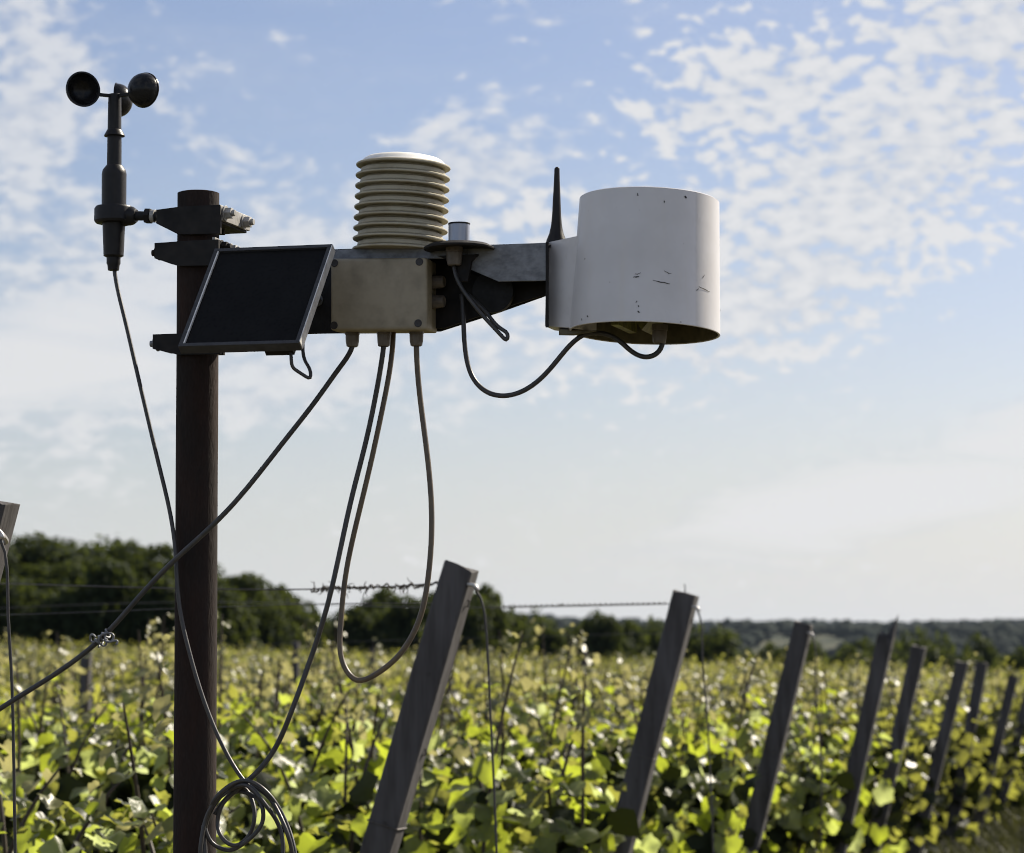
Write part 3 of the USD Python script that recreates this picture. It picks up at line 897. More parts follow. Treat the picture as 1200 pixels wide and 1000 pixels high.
# trellis wires: along the first row from its end post, past the pole and out of the frame
T1, A1, fr1, rs1 = posts[0]
W0 = T1 - A1 * 0.033 + fr1 * 0.029
far_ = P(-80, 690, 7.2)
w1 = thing('trellis_wire', 'top trellis wire tied to the nearest leaning post, with dry tendrils twisted round it', 'wire')
line = [W0, P(430, 689, 6.05), P(330, 691, 6.18), far_]
obj('strand', tube(line, 0.0016, 6, 40), 'wire', w1)
tw = []
u = np.linspace(0, 1, 240)
pA, pB = P(365, 690, 6.14), P(515, 684, 5.92)
tw.append(tube([pA + (pB - pA) * s + (0.001 + 0.005 * meshkit.noise([s * 30, 1, 0])) * np.array([0, math.sin(s * 70 + 9 * meshkit.noise([s * 17, 0, 3])), math.cos(s * 70 + 9 * meshkit.noise([s * 17, 0, 3]))]) - np.array([0, 0, 0.004 * meshkit.noise([s * 12, 5, 0])]) for s in u], 0.0017, 5))
tw += twig_bits(pA, P(505, 686, 5.95), 60, 0.0015, 0.0028, 2)
obj('dry_tendrils', cat(tw), 'tendril', w1, smooth=True)
w2 = thing('trellis_wire', 'lower thin wire of the first row, crossing behind the hanging cables', 'wire')
obj('strand', tube([P(530, 708, 5.95), P(430, 707, 6.1), P(330, 709, 6.2), P(-80, 712, 7.2)], 0.0009, 5, 20), 'wire', w2)
obj('tie', tube([P(530, 704, 5.93), P(532, 708, 5.93), P(530, 712, 5.93)], 0.0015, 5), 'wire', w2)
T2, A2, fr2, rs2 = posts[1]
w3 = thing('trellis_wire', 'top trellis wire tied to the second leaning post, with a few dry knots', 'wire')
obj('strand', tube([T2 - A2 * 0.03 + fr2 * 0.028, P(700, 710, 8.3), P(585, 712, 8.55), P(520, 712, 8.75), P(-60, 716, 10.5)], 0.0015, 6, 40), 'wire', w3)
tw = twig_bits(P(600, 711, 8.5), P(790, 708, 8.15), 6, 0.0013, 0.002, 6)
tw.append(tube([P(s, 711 - 4 * (s - 590) / 200, 8.3) + np.array([0, 0.003 * math.sin(s), 0.003 * math.cos(s)]) for s in np.linspace(590, 780, 160)], 0.0018, 5))
obj('dry_tendrils', cat(tw), 'tendril', w3, smooth=True)
T3, A3, fr3, rs3 = posts[2]
w4 = thing('trellis_wire', 'faint top trellis wire tied to the third leaning post', 'wire')
obj('strand', tube([T3 - A3 * 0.04 + fr3 * 0.028, P(880, 742, 10.7), P(700, 744, 11.2), P(-60, 748, 13.5)], 0.0009, 5, 30), 'wire', w4)
obj('tie', tube([T3 - A3 * 0.035 + fr3 * 0.031, T3 - A3 * 0.045 + fr3 * 0.031], 0.003, 5), 'wire', w4)

# anchor wires that hang from the posts to the ground
aw = [([(-2, 626), (4, 640), (9, 700), (13, 780), (16, 880), (18, 1000)], 3.78, 0.0022, 'grey anchor wire hanging from the post at the left edge'),
      ([(556, 689), (562, 698), (569, 730), (573, 800), (577, 880), (582, 1000)], 5.86, 0.0026, 'slack anchor wire hanging from the nearest leaning post'),
      ([(817, 714), (820, 722), (823, 760), (827, 820), (832, 900), (836, 1000)], 8.1, 0.0026, 'slack anchor wire hanging from the second leaning post'),
      ([(951, 744), (954, 752), (956, 790), (960, 860), (962, 1000)], 10.4, 0.0026, 'slack anchor wire hanging from the third leaning post')]
for pts, d, r, lab in aw:
    t = thing('anchor_wire', lab, 'wire')
    pp = [P(*p_, d) for p_ in pts]
    g0 = float(lawn(pp[-1][0], pp[-1][1]))
    pp.append(np.array([pp[-1][0] + 0.01, pp[-1][1], g0 - 0.02]))
    obj('strand', tube(pp, r, 7, 60), 'cable', t, smooth=True)
    a0, a1 = np.array(pp[0]), np.array(pp[1])
    obj('hook', tube([a0 + (a1 - a0) * 0.4 + [0.003, 0, 0], a0 + [0, 0, 0.004], a0 + [-0.014, 0.004, 0.006]], r * 1.7, 7, 10), 'wirebright', t, smooth=True)

# ------------------------------------------------------------------ the weather station
YP = 3.67
PHI = math.radians(17)
bdir = np.array([math.cos(PHI), -math.sin(PHI), 0])
nf = np.array([-math.sin(PHI), -math.cos(PHI), 0])
AX = P(231, 300, YP)


def B(px, py, off=0.0):
    """The point seen at a pixel, on the upright plane through the pole along the boom, off metres towards the front."""
    d = ray(px, py)
    return EYE + d * (((AX + nf * off - EYE) @ nf) / (d @ nf))


def mpp(p):
    return float((p - EYE) @ FWD) / F


def prism(pix, off, thick):
    """A plate: its front outline in pixels at off, thick metres deep."""
    pg = Polygon(pix)
    v2, f = trimesh.creation.triangulate_polygon(pg, engine='earcut')
    fr = np.array([B(*p_, off) for p_ in v2])
    n = len(v2)
    bk = fr - nf * thick
    ring = [int(np.argmin(np.linalg.norm(v2 - p_, axis=1))) for p_ in pix]
    F2 = [f, f[:, ::-1] + n]
    for a, b_ in zip(ring, ring[1:] + ring[:1]):
        F2.append(np.array([[a, b_, b_ + n], [a, b_ + n, a + n]]))
    m = trimesh.Trimesh(np.vstack([fr, bk]), np.vstack(F2), process=False)
    m.fix_normals()
    return m


S = thing('weather_station', 'weather station on rusty pole with solar panel, control box, louvred shield and rain gauge', 'weather station')
# pole
ptop, pbot = P(232.5, 226, YP), P(228, 1000, YP)
pdir = (ptop - pbot) / np.linalg.norm(ptop - pbot)
Rp = 24.4 * mpp(ptop)
gz = float(lawn(pbot[0], YP))
base = ptop - pdir * ((ptop[2] - gz + 0.3) / pdir[2])
Lp = np.linalg.norm(ptop - base)
obj('pole', revolve([(Rp - 0.003, Lp - 0.2), (Rp - 0.003, Lp), (Rp, Lp - 0.001), (Rp, Lp * 0.75), (Rp * 1.01, Lp * 0.5), (Rp * 1.02, 0), (0, 0)], base, pdir, 56), 'rust', S, smooth=40)


def poleaxis(py):
    return ptop + pdir * ((P(231, py, YP)[2] - ptop[2]) / pdir[2])


def hexbolt(parent, at, axis, r, h, mat='zinc'):
    X, Y_, A_ = frame(axis)
    m = cat([cyl(at, at + A_ * 0.0015, r * 1.35, 20), cyl(at + A_ * 0.0015, at + A_ * (0.0015 + h), r, 6), cyl(at + A_ * h, at + A_ * (h + 0.006), r * 0.55, 12)])
    return obj('bolt', m, mat, parent)


# three clamps round the pole
def clamp(ys, left, right, wing, label=None):
    c = UsdGeom.Xform.Define(stage, numbered(ppath(S) + '/pole_clamp')).GetPrim()
    (lt, lb), (yt, yb) = left[1:], ys
    off = Rp + 0.006
    obj('front_plate', prism([(left[0], lt), (209, yt), (right, yt - 2.5), (right, yb - 1), (209, yb), (left[0], lb)], off, 0.005), 'black_steel', c)
    obj('rear_plate', prism([(left[0] + 8, lt + 4), (left[0] + 34, yt + 4), (right + 4, yt + 3), (right + 4, yb), (left[0] + 34, yb), (left[0] + 8, lb)], -off + 0.004, 0.005), 'black_steel', c)
    a = (B(left[0], lt, off) + B(left[0], lb, off)) / 2
    h = (B(left[0], lt, off) - B(left[0], lb, off))[2] / 2
    cc = a - nf * 0.03
    obj('end_plate', hull([cc + nf * s * 0.03 + np.array([0, 0, zz]) * h + bdir * e for s in (-0.98, 0.98) for zz in (-0.97, 0.97) for e in (0, 0.005)]), 'black_steel', c)
    return c, off


c1, off = clamp((242.5, 275), (183, 246, 262), 258, None)
# right wing of the top clamp, receding and lit from the right
tl, bl = B(258, 240, off), B(258, 270, off)
wing = np.array([0.30, 0.954, 0.0]); wing /= np.linalg.norm(wing)
bl2 = B(258, 257, off)
bl2[:2] = tl[:2]
wn = np.cross(wing, [0, 0, 1.0]); wn = wn / np.linalg.norm(wn)
obj('side_wing', hull([p_ + wing * u_ - wn * e for p_ in (tl, bl2) for u_ in (0.0, 0.100) for e in (0, 0.004)]), 'zinc', c1)
obj('lower_flange', hull([bl2 + wing * u_ - bdir * v_ - wn * 0.0045 - np.array([0, 0, e]) for u_ in (0.001, 0.099) for v_ in (0, 0.05) for e in (-0.001, 0.003)]), 'black_steel', c1)
for s, zz in ((0.016, -0.009), (0.078, -0.011)):
    hexbolt(c1, tl + wing * s + np.array([0, 0, zz]) + wn * 0.0005, wn, 0.0075, 0.008)
c2, off = clamp((283, 312), (181, 285, 303), 256, None)
hexbolt(c2, (B(181, 285, off) + B(181, 303, off)) / 2 - nf * 0.018, -bdir, 0.0075, 0.005, 'rust')
tl, bl = B(252, 278, off), B(252, 291, off)
obj('side_wing', hull([tl, bl, tl + wing * 0.07 - [0, 0, 0.004], bl + wing * 0.07, tl - wn * 0.004, bl - wn * 0.004, tl + wing * 0.07 - [0, 0, 0.004] - wn * 0.004, bl + wing * 0.07 - wn * 0.004]), 'zinc', c2)
hexbolt(c2, tl + wing * 0.02 + [0, 0, -0.009] + wn * 0.0005, wn, 0.006, 0.007, 'black_steel')
hexbolt(c2, tl + wing * 0.05 + [0, 0, -0.009] + wn * 0.0005, wn, 0.006, 0.007)
c3, off = clamp((391, 416), (179, 392, 409), 258, None)
hexbolt(c3, (B(179, 392, off) + B(179, 410, off)) / 2 - nf * 0.018, -bdir, 0.0075, 0.005, 'galv')

# wind sensor
W = UsdGeom.Xform.Define(stage, ppath(S) + '/anemometer').GetPrim()
wt, wb = B(134.5, 108, 0), B(133, 316, 0)
wd = (wt - wb) / np.linalg.norm(wt - wb)
mm = mpp(wb)
prof = lambda L: [(r * mm, (316 - y_) * mm / 0.993) for r, y_ in L]
obj('body', revolve(prof([(0, 317), (6.5, 317), (7.2, 311), (8.2, 309), (8.2, 302), (11.8, 300), (13.2, 264), (14.3, 262), (14.5, 204), (13.6, 199), (9.5, 193.5), (0, 193)]), wb, wd, 48), 'black_plastic', W, smooth=35)
obj('shaft', revolve(prof([(0, 196), (8.6, 195.5), (8.4, 160), (8.2, 158), (8.1, 153), (7.6, 111), (6.8, 109), (0, 108.5)]), wb, wd, 40), 'black_plastic', W, smooth=35)
obj('rain_skirt', revolve(prof([(7.8, 152.2), (8.6, 151.2), (12.0, 157.5), (12.2, 158.8), (8.1, 157)]), wb, wd, 40), 'black_plastic', W, smooth=35)
obj('collar', revolve(prof([(12, 262.5), (21, 261.5), (23, 259), (23, 245), (21, 242), (15, 241), (12, 241)]), wb, wd, 48), 'black_plastic', W, smooth=35)
arm0, arm1 = B(150, 253, 0), B(181, 253.5, 0)
ad = (arm1 - arm0) / np.linalg.norm(arm1 - arm0)
obj('arm_socket', revolve([(0, 0), (0.014, 0.0), (0.012, 0.012), (0.0085, 0.017), (0, 0.017)], B(146, 253, 0), ad, 24), 'black_plastic', W, smooth=35)
obj('arm', cyl(B(150, 253, 0), B(185, 253.5, 0), 5.6 * mm, 20), 'galv_dark', W, smooth=40)
obj('nut', cyl(B(171, 253.3, 0), B(177, 253.4, 0), 0.0105, 6), 'black_steel', W)
obj('washer', cyl(B(177.5, 253.4, 0), B(182, 253.5, 0), 0.0085, 16), 'zinc', W)
hub = B(134.5, 113, 0)
RC = 41 * mm
rcup = 20.2 * mm
for th in (-31, 89, 209):
    a = math.radians(th)
    od = np.array([math.cos(a), math.sin(a), 0])
    tang = np.array([-math.sin(a), math.cos(a), 0])
    cc = hub + od * RC + np.array([0, 0, 0.004])
    q = np.linspace(0, math.pi / 2, 14)
    outer = [(rcup * math.sin(s), -rcup * 0.92 * math.cos(s)) for s in q]
    inner = [((rcup - 0.0012) * math.sin(s), -(rcup - 0.0012) * 0.92 * math.cos(s)) for s in q[::-1]]
    lip = [(rcup * 1.04, 0.0), (rcup * 1.04, 0.0015), (rcup - 0.0012, 0.0015)]
    cu = obj('cup', revolve(outer + lip + inner, cc + tang * 0.004, tang, 48), 'cup_plastic', W, smooth=40)
    obj('spoke', hull([hub + s * np.array([0, 0, 0.002]) + u * tang * 0.0022 + od * l for s in (-1, 1) for u in (-1, 1) for l in (0.004, RC - rcup * 0.9)]), 'black_plastic', cu)

# boom: folded sheet steel
Bm = UsdGeom.Xform.Define(stage, ppath(S) + '/boom').GetPrim()
obj('back_plate', prism([(262, 296), (641, 285), (641, 346), (585, 366), (515, 388.5), (262, 393)], -0.030, 0.004), 'galv_dark', Bm)
tp = [B(388, 293, 0.028), B(641, 284.6, 0.028)]
obj('top_plate', hull([p_ + q - [0, 0, 0.003 * s] for p_ in tp for q in (nf * -0.003, -nf * 0.0575) for s in (0.05, 1)]), 'galv_dark', Bm)
obj('front_strip', prism([(388, 293), (548, 288), (548, 304), (520, 303), (388, 304)], 0.028, 0.003), 'galv', Bm)
obj('front_plate', prism([(548.5, 288), (641, 284.6), (641, 329), (584, 330), (549, 315)], 0.0285, 0.004), 'galv', Bm)
obj('web', prism([(505, 304), (583, 331), (640, 330.5), (640, 345), (586, 362), (520, 385), (505, 385)], -0.020, 0.004), 'black_steel', Bm)
obj('round_tab', revolve([(0, 0), (23 * mm, 0), (24 * mm, 0.002), (24 * mm, 0.010), (0, 0.012)], B(580, 343, -0.012), nf, 40), 'galv_dark', Bm, smooth=35)
obj('end_plate', hull([B(639.5, y_, o) + bdir * e for y_ in (284, 384) for o in (-0.04, 0.034) for e in (0, 0.004)]), 'black_steel', Bm)
for px, py in ((372, 352), (366, 310)):
    hexbolt(Bm, B(px, py, -0.0298), nf, 0.006, 0.005, 'galv')

# control box
Cb = UsdGeom.Xform.Define(stage, ppath(S) + '/control_box').GetPrim()
bo = 0.040


def rbox(pix, off, thick, rr):
    c = [B(*p_, off) for p_ in pix]
    pts = np.array(c + [p_ - nf * thick for p_ in c])
    ctr = pts.mean(0)
    s = trimesh.creation.icosphere(subdivisions=2, radius=rr).vertices
    m = []
    for p_ in pts:
        d = ctr - p_
        loc = np.array([np.sign(d @ bdir), np.sign(d @ nf), np.sign(d[2])])
        q = p_ + rr * (loc[0] * bdir + loc[1] * nf + loc[2] * np.array([0, 0, 1.0]))
        m.append(s + q)
    return hull(np.vstack(m))


obj('lid', rbox([(387, 303), (500.5, 301.5), (500.5, 386.5), (387, 387.5)], bo, 0.022, 0.004), 'box', Cb, smooth=30)
obj('case', rbox([(388, 304), (500, 302.5), (500, 386), (388, 387)], bo - 0.0235, 0.044, 0.003), 'box', Cb, smooth=30)
for px, py in ((391.5, 381.5), (490, 379), (491.5, 307), (392, 308.5)):
    obj('screw', revolve([(0, 0.0004), (0.0024, 0.0004), (0.0042, 0.0007), (0.0050, 0.0005), (0.0050, -0.004)], B(px, py, bo), nf, 20), 'screw', Cb)


def gland(parent, p0, axis, s=1.0):
    pr = [(0, -0.003), (0.0093, -0.003), (0.0093, 0.004), (0.0085, 0.0042), (0.0085, 0.005), (0.0088, 0.0052), (0.0084, 0.013), (0.0074, 0.0185), (0.0058, 0.0195), (0.0045, 0.0185), (0, 0.0185)]
    m = revolve([(r * s, h * s) for r, h in pr], p0, axis, 12)
    return obj('cable_gland', m, 'gland', parent, smooth=25)


go = 0.012
down = np.array([0, 0, -1.0])
for px, py in ((413, 389), (450, 388.5), (488, 388)):
    gland(Cb, B(px, py, go), down, 1.0)
gx = bo - 0.0235 - 0.022
for py in (331, 354):
    gland(Cb, B(504, py, gx), bdir, 1.0)

# louvred radiation shield
Sh = UsdGeom.Xform.Define(stage, ppath(S) + '/radiation_shield').GetPrim()
st, sb = B(472.5, 199, -0.004), B(468.2, 294, -0.004)
sd = (st - sb) / np.linalg.norm(st - sb)
k_ = mpp(sb)
Rs = 55.5 * k_
pitch = 12.5 * k_
for q in range(9):
    h0 = (q - 1) * pitch + 2 * k_
    pr = [(0.80 * Rs, 0.0 * pitch), (0.895 * Rs, 0.02 * pitch), (0.905 * Rs, 0.10 * pitch), (0.89 * Rs, 0.42 * pitch), (0.81 * Rs, 0.54 * pitch), (0.80 * Rs, 0.66 * pitch), (0.96 * Rs, 0.68 * pitch), (0.992 * Rs, 0.70 * pitch), (Rs, 0.75 * pitch), (Rs, 0.85 * pitch), (0.985 * Rs, 0.91 * pitch), (0.93 * Rs, 0.97 * pitch), (0.86 * Rs, 0.985 * pitch), (0.7 * Rs, 0.99 * pitch)]
    if q == 0:
        pr = [(0.45 * Rs, 0.67 * pitch)] + pr[6:]
    obj('louvre_plate', revolve([(r * (1 - 0.003 * (7 - q) * 0), h + h0) for r, h in pr], sb, sd, 72), 'shield', Sh, smooth=35)
h0 = 8 * pitch + 2 * k_
obj('cap', revolve([(r * Rs, h0 + h * k_) for r, h in [(0.95, -0.4), (0.90, 1.4), (0.84, 4.6), (0.76, 7.2), (0.64, 8.8), (0.4, 9.9), (0, 10.5)]], sb, sd, 72), 'shield_top_lit', Sh, smooth=50)
obj('foot', cyl(sb - sd * 0.010, sb - sd * 0.001, Rs * 0.46, 40), 'shield', Sh, smooth=35)

# light sensor on its round plate
Ls = UsdGeom.Xform.Define(stage, ppath(S) + '/light_sensor').GetPrim()
lc = B(538, 286, 0.040)
ks = mpp(lc)
obj('round_plate', revolve([(0, -0.004), (34 * ks, -0.006), (41 * ks, -0.0075), (41.5 * ks, -0.005), (35 * ks, -0.001), (0, 0.003)], lc, (0, 0, 1), 56), 'black_steel', Ls, smooth=35)
obj('sensor_body', revolve([(0, 0), (12.6 * ks, 0), (12.6 * ks, 21 * ks), (12.0 * ks, 22 * ks), (0, 22 * ks)], lc + [0, 0, 0.002], (0, 0, 1), 40), 'diffuser', Ls, smooth=35)
obj('dark_rim', revolve([(12.7 * ks, 20.6 * ks), (12.95 * ks, 21 * ks), (12.9 * ks, 22.6 * ks), (0, 23.2 * ks)], lc + [0, 0, 0.002], (0, 0, 1), 40), 'galv_dark', Ls, smooth=35)
gland(Ls, lc + np.array([-0.006, 0, -0.005]), down, 1.15)
obj('bracket', prism([(512, 300), (560, 298), (552, 306), (548, 330), (540, 330), (530, 306)], 0.036, 0.006), 'black_steel', Ls)

# antenna
Am = B(652, 283, -0.006)
ka = mpp(Am)
obj('antenna', revolve([(0, -3 * ka), (12.5 * ka, -3 * ka), (11.8 * ka, 1 * ka), (8.6 * ka, 9 * ka), (6.6 * ka, 18 * ka), (5.4 * ka, 30 * ka), (4.6 * ka, 50 * ka), (3.5 * ka, 72 * ka), (3.2 * ka, 86 * ka), (1.5 * ka, 88 * ka), (0, 88 * ka)], Am, (0.01, 0, 1), 32), 'black_plastic', S, smooth=40)

# rain gauge
Rg = UsdGeom.Xform.Define(stage, ppath(S) + '/rain_gauge').GetPrim()
gb, gt = B(755.5, 390.5, 0.0), B(759.5, 235, 0.0)
gd = (gt - gb) / np.linalg.norm(gt - gb)
gd = gd + 0.012 * bdir + 0.042 * np.array([0, 1.0, 0]); gd /= np.linalg.norm(gd)
kg = mpp(gb)
H = np.linalg.norm(gt - gb)
R0, R1 = 88.3 * kg, 82.3 * kg
obj('cylinder', revolve([(R1 - 0.003, H - 0.004), (R1 - 0.003, H), (R1 - 0.0015, H + 0.001), (R1, H), (R1 + 0.0002, H * 0.97), (R0 * 0.5 + R1 * 0.5, H * 0.5), (R0, 0.002), (R0, 0.0), (R0 - 0.0015, -0.0005), (R0 - 0.0025, 0.0), (R0 - 0.0025, 0.012)], gb, gd, 120), 'gauge', Rg, smooth=40)
obj('inner_wall', revolve([(R0 - 0.0028, 0.0005), (R0 - 0.004, 0.03), (R0 * 0.95, H * 0.7), (0.0, H * 0.7)], gb, gd, 90), 'inside', Rg, smooth=40)
obj('funnel', revolve([(R1 - 0.0032, H - 0.002), (R1 - 0.006, H * 0.92), (0.012, H * 0.75), (0.006, H * 0.72)], gb, gd, 72), 'white', Rg, smooth=40)
base_c = gb + gd * 0.034
obj('base_plate', cat([hull([base_c + bdir * s + nf * u + gd * e for s in (-0.088, 0.052) for u in (-0.026, 0.026) for e in (0, 0.004)])]), 'inside', Rg)
obj('tipping_bucket', cat([hull([base_c + bdir * s + nf * u + gd * e for s, e in ((-0.024, -0.002), (0.018, -0.002), (-0.004, -0.030)) for u in (-0.06, 0.0)]), hull([base_c + bdir * s + nf * u + gd * e for s in (-0.036, -0.026) for u in (-0.06, 0.03) for e in (-0.026, -0.001)])]), 'yellow_inside', Rg)
obj('cross_bar', hull([base_c + bdir * s + nf * u + gd * e for s in (-0.085, 0.085) for u in (-0.008, 0.008) for e in (-0.006, 0.0)]), 'inside', Rg)
gland(Rg, gb + bdir * 0.020 + gd * 0.006 + nf * 0.004, -gd, 1.05)
# mounting flange between the boom's end and the cylinder
A1_, A2_, A3_, A4_ = B(641, 284.5, 0.006), B(638.5, 382.5, 0.006), B(682, 275.5, 0.042), B(680, 385, 0.042)
obj('mounting_flange', hull([A1_, A2_, A3_, A4_, A1_ - nf * 0.045, A2_ - nf * 0.045, A3_ - nf * 0.075, A4_ - nf * 0.075]), 'white', Rg)
obj('lower_tab', hull([B(655, 386, 0.02), B(655, 393, 0.02), B(672, 393.5, 0.02), B(700, 388, 0.03), B(672, 386, 0.02)] + [B(655, 386, -0.02), B(655, 391, -0.02), B(690, 391, -0.02)]), 'inside', Rg)
# scrapes in the paint
for k, (x0, y0, x1, y1, wd_) in enumerate([(765, 328.5, 785, 333, 1.0), (742, 325, 749, 324, 1.3), (744, 322, 751, 320, 0.7), (778, 318, 787, 321, 0.7), (819, 336, 832, 342, 0.8), (816, 341, 819, 338, 1.0), (823, 326, 826, 322, 0.6), (748, 358, 748.5, 360, 1.6), (747, 365, 750, 366, 1.6), (745, 355, 747, 352, 0.7), (688, 370, 689, 372, 1.4), (681, 373, 682, 376, 0.8), (747, 226, 747.5, 229, 0.9), (746, 229.5, 748.5, 229, 0.7), (778, 236, 779, 237, 1.3), (802, 230, 805, 232, 1.9), (844, 363, 845, 364, 0.8)]):
    def onwall(px, py, out=0.0004):
        d = ray(px, py); d = d / np.linalg.norm(d)
        rel = EYE - gb
        dp, rp = d - (d @ gd) * gd, rel - (rel @ gd) * gd
        t = 0.0
        hh = (P(px, py, 3.5) - gb) @ gd
        for _ in range(4):
            r = R0 + (R1 - R0) * np.clip(hh / H, 0, 1) + out
            a_, b_, c_ = dp @ dp, 2 * dp @ rp, rp @ rp - r * r
            t = (-b_ - math.sqrt(max(0, b_ * b_ - 4 * a_ * c_))) / (2 * a_)
            hh = (EYE + d * t - gb) @ gd
        return EYE + d * t
    dx, dy = x1 - x0, y1 - y0
    L_ = math.hypot(dx, dy)
    nx, ny = -dy / L_, dx / L_
    rr = np.random.default_rng(k)
    top_, bot_ = [], []
    for s in np.linspace(0, 1, 7):
        w_ = 0.62 * wd_ * (0.25 + 0.75 * math.sin(math.pi * (0.08 + 0.84 * s))) * rr.uniform(0.5, 1.2)
        jx = rr.normal(0, 0.35)
        top_.append(onwall(x0 + dx * s + nx * w_, y0 + dy * s + ny * w_ + jx))
        bot_.append(onwall(x0 + dx * s - nx * w_, y0 + dy * s - ny * w_ + jx))
    v = np.array(top_ + bot_)
    f = np.vstack([[[i, i + 1, i + 8], [i, i + 8, i + 7]] for i in range(6)])
    obj('paint_scrape', (v, f), 'screw', Rg)

# solar panel: leans back from its lower edge
BLo = 0.200
pBL, pBR = B(208.5, 406, BLo), B(350, 402, BLo)
eb = (pBR - pBL) / np.linalg.norm(pBR - pBL)
best = None
for o in np.linspace(-0.1, BLo, 400):
    q = B(251.5, 291.5, o) - pBL
    c = abs(q @ eb)
    if best is None or c < best[0]:
        best = (c, o, q)
print('panel', best[0], best[1], np.linalg.norm(best[2]), np.linalg.norm(pBR - pBL))
pup = best[2]
Wd, Hh = np.linalg.norm(pBR - pBL), np.linalg.norm(pup)
pu = pup / Hh
pu = pu - (pu @ eb) * eb; pu /= np.linalg.norm(pu)
pn = np.cross(eb, pu)
if pn[1] > 0:
    pn = -pn
Sp = UsdGeom.Xform.Define(stage, ppath(S) + '/solar_panel').GetPrim()


def pbox(u0, u1, v0, v1, n0, n1):
    return hull([pBL + eb * u + pu * v + pn * n for u in (u0, u1) for v in (v0, v1) for n in (n0, n1)])


fw, fd = 0.0052, 0.013
obj('cell_glass', pbox(fw - 0.002, Wd - fw + 0.002, fw - 0.002, Hh - fw + 0.002, -0.006, -0.003), 'cell', Sp)
obj('back_sheet', pbox(fw - 0.003, Wd - fw + 0.003, fw - 0.003, Hh - fw + 0.003, -0.009, -0.0065), 'black_steel', Sp)
obj('frame_bar', pbox(0, Wd, 0, fw, -fd, 0), 'frame_alu', Sp)
obj('frame_bar', pbox(0, Wd, Hh - fw, Hh, -fd, 0), 'frame_alu', Sp)
obj('frame_bar', pbox(0, fw, fw, Hh - fw, -fd, -0.0002), 'frame_alu', Sp)
obj('frame_bar', pbox(Wd - fw, Wd, fw, Hh - fw, -fd, -0.0002), 'frame_alu', Sp)
obj('edge_strip', pbox(Wd + 0.0002, Wd + 0.0014, 0.002, Hh - 0.001, -fd + 0.001, 0.0006), 'sunlit_edge_paint', Sp)  # added pale strip, painted sunlight on the outer side of the right bar
obj('edge_strip', pbox(fw + 0.0002, fw + 0.0018, fw, Hh - fw, -0.0028, 0.0), 'sunlit_edge_paint', Sp)  # painted highlight along the inner edge of the left bar
obj('junction_box', pbox(Wd - 0.055, Wd - 0.018, 0.012, 0.045, -0.032, -0.0092), 'black_steel', Sp)
obj('mounting_bar', hull([pBL + eb * (Wd * 0.35) + pu * (Hh * v) + pn * n + eb * e for v, n in ((0.55, -0.010), (0.8, -0.010)) for e in (0, 0.03)] + [B(300, y_, -0.028) + bdir * e for y_ in (330, 360) for e in (0, 0.03)]), 'black_steel', Sp)


# cables
def cable(pts, r, mat='cable', steps=70, name='cable', parent=None):
    p3 = [B(*p_) for p_ in pts]
    return obj(name, tube(p3, r, 10, steps), mat, parent or S, smooth=True)


k1 = 1.1e-3
o = Rp + 0.010
cable([(134, 315, 0), (137, 335, 0.002), (144, 365, 0.006), (158, 425, 0.012), (172, 485, 0.018), (187, 548, 0.022), (200, 605, 0.026), (205, 640, 0.03), (207, 672, o - 0.002), (211, 715, o + 0.002), (220, 757, o + 0.006), (231, 797, o + 0.008), (247, 843, o + 0.008), (266, 884, o + 0.008), (285, 914, o + 0.008), (303, 932, o + 0.012)], 2.5 * k1, steps=110)
cable([(450, 403, go), (447, 425, go), (440, 465, go), (427, 525, go), (413, 580, go + 0.005), (398, 648, go + 0.015), (383, 712, go + 0.02), (362, 778, go + 0.02), (340, 838, go + 0.03), (318, 884, o), (296, 910, o + 0.006), (272, 930, o + 0.004), (252, 955, o + 0.004)], 3.1 * k1, steps=110)
cable([(461, 386, -0.012), (458, 425, -0.008), (448, 480, 0), (434, 545, 0.004), (418, 612, 0.008), (405, 675, 0.010), (399, 735, 0.014), (403, 780, 0.02), (418, 797, 0.024), (441, 790, 0.028), (470, 765, 0.03), (491, 727, 0.03), (502, 675, 0.028), (506, 610, 0.022), (502, 545, 0.018), (494, 480, 0.014), (489, 430, go), (488, 403, go)], 3.2 * k1, 'cable_brown', 140)
diag = obj('sensor_cable', tube([B(*p_) for p_ in [(413.5, 404, go), (409, 415, go), (398, 431, go), (375, 463, go + 0.008), (330, 521, go + 0.02), (262, 603, o + 0.008), (200, 661, o + 0.012), (160, 703, o + 0.014), (120, 747, o + 0.016), (60, 793, o + 0.02), (-30, 852, o + 0.02)]], 3.1 * k1, 10, 110), 'cable', S, smooth=True)
kn = B(120, 748, o + 0.02)
ax_ = (B(60, 793, o) - B(160, 703, o)); ax_ /= np.linalg.norm(ax_)
ex, ey, ez = frame(ax_)
tw = [tube([kn + ax_ * (0.0009 * s - 0.012) + (ex * math.cos(s * 0.9) + ey * math.sin(s * 0.9)) * 0.0052 for s in range(27)], 0.0014, 6, 110)]
for (a, b_), pts in {(0, 0): [(118, 748), (125, 742), (133, 745), (131, 751), (124, 749)], (1, 0): [(124, 744), (130, 752), (137, 751), (136, 756)], (2, 0): [(120, 744), (117, 754), (121, 757), (125, 750)], (3, 0): [(112, 747), (107, 744), (106, 750), (111, 752)]}.items():
    tw.append(tube([B(x_, y_, o + 0.026 + 0.002 * math.sin(i * 2.0)) for i, (x_, y_) in enumerate(pts)], 0.0014, 6, 26))
obj('wire_twist', cat(tw), 'galv', diag, smooth=True)
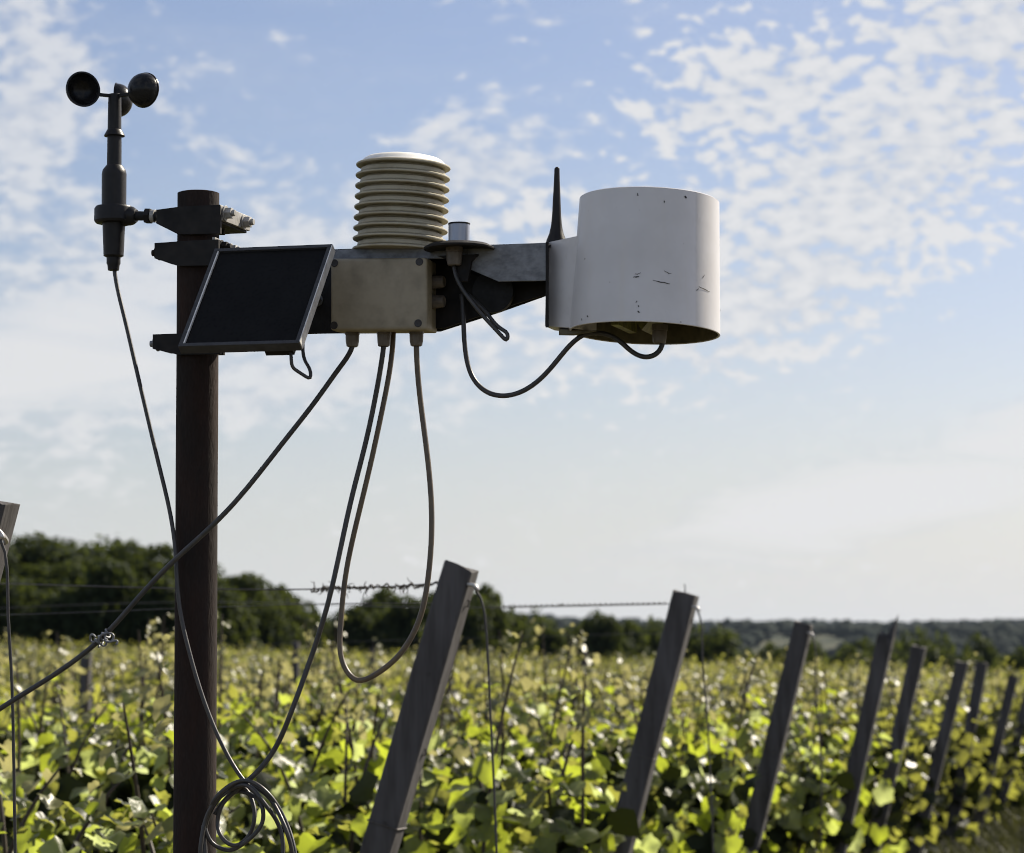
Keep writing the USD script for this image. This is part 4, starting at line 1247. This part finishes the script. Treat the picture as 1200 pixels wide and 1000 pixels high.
cable([(541, 345, -0.008), (543, 375, -0.004), (545, 408, 0.0), (555, 444, 0.004), (574, 461, 0.008), (599, 463, 0.01), (630, 447, 0.012), (655, 420, 0.012), (672, 401, 0.012), (686, 392, 0.012), (706, 391, 0.010), (722, 397, 0.008), (739, 411, 0.006), (757, 418.5, 0.006), (770, 414, 0.006), (776, 404, 0.004), (777, 396, 0.004)], 2.9 * k1, steps=120)
cable([(532, 312, 0.040), (537, 330, 0.044), (552, 353, 0.048), (573, 378, 0.050), (588, 394, 0.050), (594, 398, 0.050), (595, 394, 0.050), (588, 386, 0.048), (572, 369, 0.04), (556, 352, 0.02), (548, 345, 0.0)], 2.3 * k1, steps=90)
cable([(338, 408, BLo - 0.03), (341, 416, BLo - 0.03), (343, 430, BLo - 0.03), (353, 438, BLo - 0.035), (363, 443, BLo - 0.04), (364, 438, BLo - 0.045), (358, 424, BLo - 0.06), (355, 405, BLo - 0.08), (358, 380, 0.02)], 2.0 * k1, steps=60)
# coil hung beside the pole
coil = [(247, 946), (262, 926), (285, 915), (305, 922), (322, 940), (336, 966), (346, 1003), (340, 1045), (300, 1065), (255, 1040), (240, 1000), (239, 967), (246, 985), (258, 994), (275, 995), (295, 981), (308, 962), (307, 945), (295, 932), (276, 928), (260, 944), (255, 965), (262, 984), (275, 991), (289, 983), (298, 960), (296, 940), (284, 923), (262, 931), (244, 953), (236, 985), (236, 1015), (262, 1052), (308, 1042), (331, 1003), (324, 962), (310, 942), (290, 921), (264, 929), (246, 952), (241, 1000), (270, 1062), (328, 1054), (343, 1008), (337, 978), (325, 950), (308, 928), (288, 919), (268, 924)]
cp = [(x_, y_, o + 0.010 + 0.008 * math.sin(i_ * 0.9) + 0.004 * math.sin(i_ * 2.3)) for i_, (x_, y_) in enumerate(coil)]
obj('cable_coil', tube([B(x_, y_, o_) for x_, y_, o_ in cp], 2.5 * k1, 9, 320), 'cable', S, smooth=True)

# ------------------------------------------------------------------ air
haze = trimesh.creation.box(extents=(13000, 13000, 150))
haze.apply_translation((0, 0, 150 / 2 - 14))
HAZE = 0.000022
M['haze'] = usdkit.material(stage, '/World/Looks/haze', {'v': ('principled_volume', {'color': (0.66, 0.80, 1.0), 'density': HAZE, 'anisotropy': 0.2})}, [], volume='v.volume')
obj('haze', haze, 'haze', kind='stuff')
